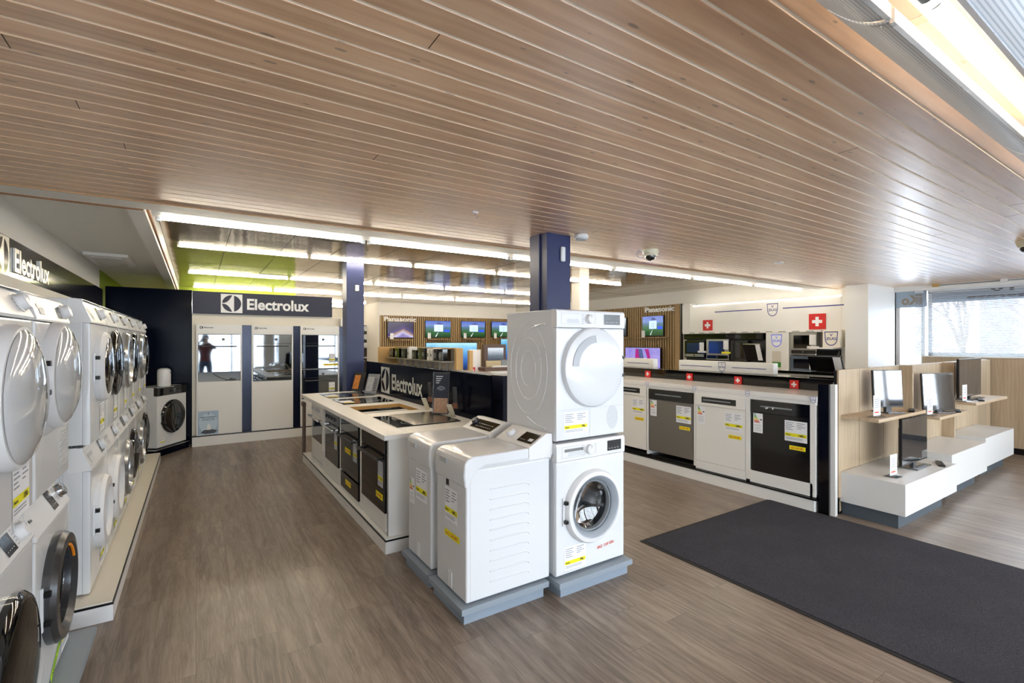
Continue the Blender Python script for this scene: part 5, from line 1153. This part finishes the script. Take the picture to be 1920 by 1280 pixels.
mb = MB(); mb.box(-.14, .24, -.17, -.08, .06, .085, whitem, .003); mb.box(-.2, .08, -.05, -.01, .06, .17, M('tan book', 'c0b08c', .6), .003); mb.box(.08, .2, -.06, -.02, .06, .18, mgrey, .003); mb.build('books', t)
t = thing('display_counter', 'white counter with red shelf edge under the brown framed screen', 'display counter', (4.6, 7.2, 0))
mb = MB(); mb.box(4.12, 5.3, 6.95, 7.7, 0, 1.06, whitem, .003); mb.box(4.08, 5.34, 6.9, 7.7, 1.06, 1.10, whitem, .003); mb.build('carcass', t, True)
mb = MB(); mb.box(4.11, 4.5, 6.93, 6.95, .80, .98, redm, .002); mb.text('Aktion', (4.16, 6.929, .84), (1, 0, 0), (0, 0, 1), paper, h=.07, bold=.04); mb.build('red_band', t, True)
mb = MB()
for r in range(3): mb.box(4.65, 5.2, 6.94, 6.951, .15+.28*r, .38+.28*r, dgrey, .002); mb.box(4.7, 5.0, 6.935, 6.941, .2+.28*r, .3+.28*r, mgrey, .002)
mb.build('open_bays', t, True)
t = thing('promo_stand', 'white promotional board with small red cross left of the brown framed screen', 'sign', (3.98, 7.2, 0), 0)
mb = MB(); mb.box(3.90, 4.12, 7.3, 7.33, 0, 1.46, whitem, .002); mb.build('board', t, True); mb = MB(); mb.box(3.9, 4.0, 7.285, 7.3, 1.06, 1.16, redm); swiss(mb, (3.9, 7.284, 1.06), (1, 0, 0), (0, 0, 1), .1); mb.build('cross_mark', t, True)
mb = MB(); mb.prism([(3.78, .80), (3.88, .80), (3.86, 1.10), (3.74, 1.12)], 'y', 7.1, 7.3, redm); solo(mb, 'red_box', 'red box leaning beside the white promotional board', 'box', (3.8, 7.2, .8))
mb = MB(); mb.box(3.45, 3.95, 7.0, 7.5, 0, .80, beech, .003); solo(mb, 'side_table', 'low beech table under the red box', 'table', (3.7, 7.25, 0))

# ================================================================== TV STANDS (right)
t = thing('partition', 'light oak backing panels behind the three television benches', 'partition', (7.4, 2.13, 0))
mb = MB()
xs = [5.0, 5.42, 5.98, 6.42, 6.9, 7.5, 8.1, 8.7, 9.2, 9.72]
for k in range(9): mb.box(xs[k]+.003, xs[k+1]-.003, 2.10+(.0 if k % 3 else .0), 2.13, .02, 1.335, oak, .002)
mb.box(4.95, 5.0, 2.085, 2.10, .16, 1.335, oak, .002); mb.box(4.985, 5.0, 2.10, 2.14, 0, 1.33, black); mb.build('panels', t, True)
mb = MB(); mb.box(5.76, 9.72, 2.135, 2.17, 0, 1.338, whitem, .002); mb.build('backing', t, True)
mb = MB()
for x in (6.38, 7.70): mb.box(x, x+.03, 1.98, 2.10, .12, 1.345, oak, .002)
mb.build('side_panel', t, True)
bl = M('white bench lacquer', 'dededc', .35)
for k, (x0, x1, z1, lab) in enumerate(((5.0, 6.29, .392, 'white floating bench nearest the doormat, with one television on it'), (6.40, 7.58, .45, 'middle white floating bench of the television stand'), (7.78, 9.0, .46, 'farthest white floating bench by the oak clad wall'))):
    t = thing('bench', lab, 'bench', ((x0+x1)/2, 1.85, 0), 0, 'white floating benches')
    y0 = (1.60, 1.665, 1.72)[k]
    mb = MB(); mb.box(x0, x1, y0, 2.095, .12, z1, bl, .003); mb.build('body', t, True)
    mb = MB(); mb.box(x0+.03, x1-.2, y0+.06, 2.09, 0, .12, M('slate plinth', '4a545c', .5)); mb.build('plinth', t, True)
sh = [(5.0, 6.12, 1.79, .885, 'oak shelf above the nearest bench, holding a small television'), (6.40, 7.35, 1.76, .79, 'oak shelf above the middle bench'), (7.5, 8.8, 1.74, .86, 'oak shelf above the farthest bench')]
for k, (x0, x1, y0, z, lab) in enumerate(sh): mb = MB(); mb.box(x0, x1, y0, 2.098, z, z+.03, oakx, .002); solo(mb, 'shelf', lab, 'shelf', ((x0+x1)/2, 1.95, z), 'oak shelves of the television stand')
def desk_tv(lab, loc, rot, w_, h_, lift, tilt=0):
    t = thing('television', lab, 'television', loc, rot, 'televisions on the benches and shelves')
    R = Matrix.Translation((0, 0, lift)) @ Matrix.Rotation(-tilt, 4, 'X') @ Matrix.Translation((0, 0, -lift))
    mb = MB(); mb.box(-w_/2, w_/2, -.012, .012, lift, lift+h_, black, .004); mb.box(-w_*.35, w_*.35, .012, .05, lift+.03, lift+h_*.8, black, .012, 3); mb.xf(R); mb.build('housing', t)
    mb = MB(); mb.box(-w_/2+.008, w_/2-.008, -.0135, -.012, lift+.014, lift+h_-.008, M('switched off glossy screen', '8a8c90', .04, .9)); mb.xf(R); mb.build('screen', t)
    mb = MB(); mb.box(-.03, .03, -.01, .02, .01, lift+.02, dgrey); mb.box(-w_*.28, w_*.28, -.09, .09, 0, .012, M('grey glass foot', '6a6c70', .15, .5), .003); mb.build('stand_foot', t); return t
desk_tv('television with bright reflecting screen on the nearest oak shelf', (5.60, 1.93, .915), -.40, .33, .36, .05, .05)
desk_tv('television on the nearest white bench reflecting the shop', (5.82, 1.80, .392), 0, .64, .44, .04)
desk_tv('television reflecting the window on the middle oak shelf', (6.87, 1.90, .82), -.40, .42, .41, .02, .06)
desk_tv('dark television on the farthest oak shelf', (8.05, 1.93, .89), 0, .86, .47, .03, 0)
for k, (x, y, z, rz, lab) in enumerate(((5.90, 1.84, .915, .3, 'black remote control on the nearest oak shelf'), (6.12, 1.68, .392, .4, 'black remote control on the nearest white bench'), (7.1, 1.80, .82, .3, 'black remote control on the middle oak shelf'), (7.9, 1.79, .89, .3, 'black remote control on the farthest oak shelf'))):
    t = thing('remote_control', lab, 'remote control', (x, y, z), rz, 'remote controls'); mb = MB(); mb.box(-.11, .11, -.026, .026, 0, .018, black, .006); mb.build('case', t)
    mb = MB()
    for i in range(6):
        for j in range(2): mb.box(-.09+.03*i, -.076+.03*i, -.014+.018*j, -.004+.018*j, .018, .020, dgrey)
    mb.build('buttons', t)
for k, (x, y, z, lab) in enumerate(((5.15, 1.86, .915, 'white tent price card on the nearest oak shelf'), (5.22, 1.76, .392, 'white tent price card with red print on the nearest bench'), (6.46, 1.86, .82, 'white tent price card on the middle oak shelf'), (7.58, 1.86, .89, 'white tent price card on the farthest oak shelf'))):
    t = thing('price_stand', lab, 'price card', (x, y, z), -.05, 'tent price cards on the television stand')
    mb = MB(); mb.box(-.065, .065, -.004, .0, .015, .20, paper); mb.build('card', t)
    mb = MB(); mb.poly((-.05, -.0045, .04), (1, 0, 0), (0, 0, 1), [(0, 0), (.08, 0), (.08, .012), (0, .012)], redl, .001)
    for q in range(5): mb.poly((-.05, -.0045, .09+.018*q), (1, 0, 0), (0, 0, 1), [(0, 0), (.09, 0), (.09, .005), (0, .005)], ink, .001)
    mb.build('card_print', t)
    mb = MB(); mb.prism([(-.05, 0), (.05, 0), (.05, .006), (.004, .02), (-.004, .02), (-.05, .006)], 'x', -.06, .06, acryl); mb.build('foot', t)
# ================================================================== BLINDS
def blind(lab, y0, y1, x=9.78, z0=1.40, z1=2.38, n=42):
    t = thing('window_blind', lab, 'blind', (x, (y0+y1)/2, z0), 0, 'white venetian blinds')
    mb = MB(); bm_ = M('white blind slat', 'c8ced6', .5)
    for i in range(n):
        z = z0+(z1-z0)*i/(n-1); mb.prism([(x-.011, z-.006), (x, z+.001), (x+.011, z+.007), (x+.011, z+.0078), (x, z+.002), (x-.011, z-.005)], 'y', y0, y1, bm_)
    # bunched slats at the top
    for i in range(0): pass
    mb.build('slats', t, True)
    mb = MB(); mb.box(x-.02, x+.02, y0, y1, z1+.005, z1+.045, M('blind head rail', 'd4d8dc', .4), .002); mb.build('head_rail', t, True)
    mb = MB()
    for q in (y0+.1, (y0+y1)/2, y1-.1): mb.tube([(x-.013, q, z0), (x-.013, q, z1)], .0012, lgrey, 4)
    mb.build('cord', t, True)
    return t
blind('white venetian blind over the window left of its mullion beside the return wall', 2.90, 3.0, n=40)
blind('wide white venetian blind over the far part of the long window', .9, 2.84)
blind('second wide venetian blind over the near part of the long window, off the right edge', -2.0, .85)
mb = MB(); mb.box(9.862, 9.87, -.5, 2.84, 2.22, 2.42, M('blue grey transom band', 'b4c0cc', .5))
mb.text('Radio + TV', (9.858, .95, 2.335), (0, 1, 0), (0, 0, 1), inkd, h=.06, w=1.2, bold=.04, ext=-.003); mb.text('Haushaltgeräte', (9.858, .80, 2.24), (0, 1, 0), (0, 0, 1), inkd, h=.06, w=1.6, bold=.04, ext=-.003)
solo(mb, 'window_lettering', 'mirrored dark lettering band at the top of the long window behind the blind', 'sign', (9.865, 1.8, 2.05))
for k, y in enumerate((2.72, 1.95, 1.2)):
    mb = MB(); mb.box(9.68, 9.74, y-.04, y+.04, 2.455, 2.5, (M('ochre block', 'c8a468', .6) if k != 1 else plas), .003); solo(mb, 'ceiling_bracket', ('ochre ceiling block above the corner of the long window', 'white cable clip on the ceiling above the blind', 'ochre ceiling block farther right above the blind')[k], 'bracket', (9.71, y, 2.5))
mb = MB(); mb.tube([(9.70, -2.8, 2.475), (9.70, 2.75, 2.475)], .008, mgrey, 6); solo(mb, 'ceiling_pipe', 'thin grey conduit along the ceiling above the blinds', 'conduit', (9.7, 0, 2.475))
# ================================================================== DOORMAT
t = thing('doormat', 'large charcoal ribbed doormat on the plank floor', 'doormat', (4.0, 0, 0))
mb = MB(); mb.box(3.0, 4.83, -2.2, 2.66, .002, .011, matm, .003); mb.build('pile', t, True)
mb = MB(); mb.box(2.975, 4.855, -2.225, 2.685, 0, .005, M('rubber edge', '1c1c1e', .7), .001); mb.build('rubber_edge', t, True)
# ================================================================== PHOTOGRAPHER (seen mirrored in the oven glass)
def person():
    t = thing('person', 'person in red plaid shirt and jeans with raised camera, mirrored in an oven', 'person', (.24, -.42, 0), 0)
    sk = M('skin', 'c89878', .6); V = []; Ee = []; R = []
    def v(x, y, z, r, p=None):
        V.append((x, y, z)); R.append(r)
        if p is not None: Ee.append((p, len(V)-1))
        return len(V)-1
    pel = v(0, 0, .98, .15); sp = v(0, 0, 1.15, .14, pel); ch = v(0, .0, 1.36, .17, sp); nk = v(0, .01, 1.53, .06, ch); hd = v(0, .03, 1.62, .085, nk); hd2 = v(0, .03, 1.72, .09, hd); v(0, .02, 1.79, .05, hd2)
    for sx in (-1, 1):
        hp = v(sx*.10, 0, .90, .10, pel); kn = v(sx*.12, .02, .50, .065, hp); an = v(sx*.13, 0, .10, .045, kn); v(sx*.14, .14, .04, .04, an)
        shd = v(sx*.19, 0, 1.44, .07, ch); el = v(sx*.27, .22, 1.38, .045, shd); wr = v(sx*.10-.06, .30, 1.58, .032, el); v(sx*.06-.05, .33, 1.62, .035, wr)
    me = bpy.data.meshes.new('body'); me.from_pydata(V, Ee, []); o = bpy.data.objects.new('body', me); C.objects.link(o); o.parent = t
    md = o.modifiers.new('skin', 'SKIN'); sm = o.modifiers.new('sub', 'SUBSURF'); sm.levels = sm.render_levels = 2
    for i, sv in enumerate(me.skin_vertices[0].data): sv.radius = (R[i], R[i]*(.72 if i in (0, 1, 2) else 1)); sv.use_root = i == 0
    # cloth / skin colours by height
    m = M('clothed body', 'ffffff', .8); k = NT(m); X = k.xyz()
    pl = k.math('MAXIMUM', k.math('GREATER_THAN', k.math('FRACT', k.math('MULTIPLY', X[2], 14)), .6), k.math('GREATER_THAN', k.math('FRACT', k.math('MULTIPLY', X[0], 14)), .6))
    shirt = k.mix(pl, '8c1c20', '541018'); c = k.mix(k.math('GREATER_THAN', X[2], .98), '2c3c60', shirt); c = k.mix(k.math('GREATER_THAN', X[2], 1.53), c, 'c89878'); c = k.mix(k.math('LESS_THAN', X[2], .085), c, '201c1c'); k.l(c, k.b.inputs['Base Color']); me.materials.append(m)
    mb = MB(); mb.lathe([(.001, 1.845), (.06, 1.83), (.10, 1.77), (.10, 1.69), (.095, 1.66)], (0, .0, 0), 'z', M('dark hair', '2a2220', .8), 20); mb.build('hair', t)
    mb = MB()
    for sx in (-1, 1):
        mb.lathe([(.001, -.014), (.012, -.006), (.012, .006), (.001, .012)], (sx*.035, .105, 1.70), 'y', paper, 12)
        mb.box(sx*.09-.012, sx*.09+.012, .01, .05, 1.66, 1.73, sk, .01)
    mb.prism([(.115, 1.70), (.145, 1.665), (.115, 1.655)], 'x', -.012, .012, sk); mb.box(-.025, .025, .10, .115, 1.625, 1.633, M('lips', '9a5a50', .6), .002); mb.build('face_features', t)
    mb = MB()
    for sx in (-1, 1):
        for f in range(4):
            x = sx*.055-.055; z = 1.60+.018*f; mb.tube([(x+sx*.02, .32, z), (x+sx*.015, .365, z+.002), (x-sx*.012, .385, z+.002), (x-sx*.03, .375, z)], .0085, sk, 8)
        mb.tube([(sx*.055-.055, .31, 1.60), (sx*.03-.055, .31, 1.585), (sx*.01-.055, .335, 1.58)], .010, sk, 8)
    mb.build('fingers', t)
    return t
person()
t = thing('camera', 'black photo camera held at the photographer face, mirrored in the left oven', 'camera', (.18, -.11, 1.58))
mb = MB(); mb.box(.11, .26, -.10, -.05, 1.60, 1.69, black, .01); mb.box(.16, .21, -.10, -.055, 1.69, 1.71, black, .006); mb.build('camera_body', t, True)
mb = MB(); mb.lathe([(.032, -.055), (.035, -.02), (.038, .02), (.034, .02), (.03, .01), (.001, .008)], (.185, 0, 1.64), 'y', gblack, 24); mb.build('lens', t, True)
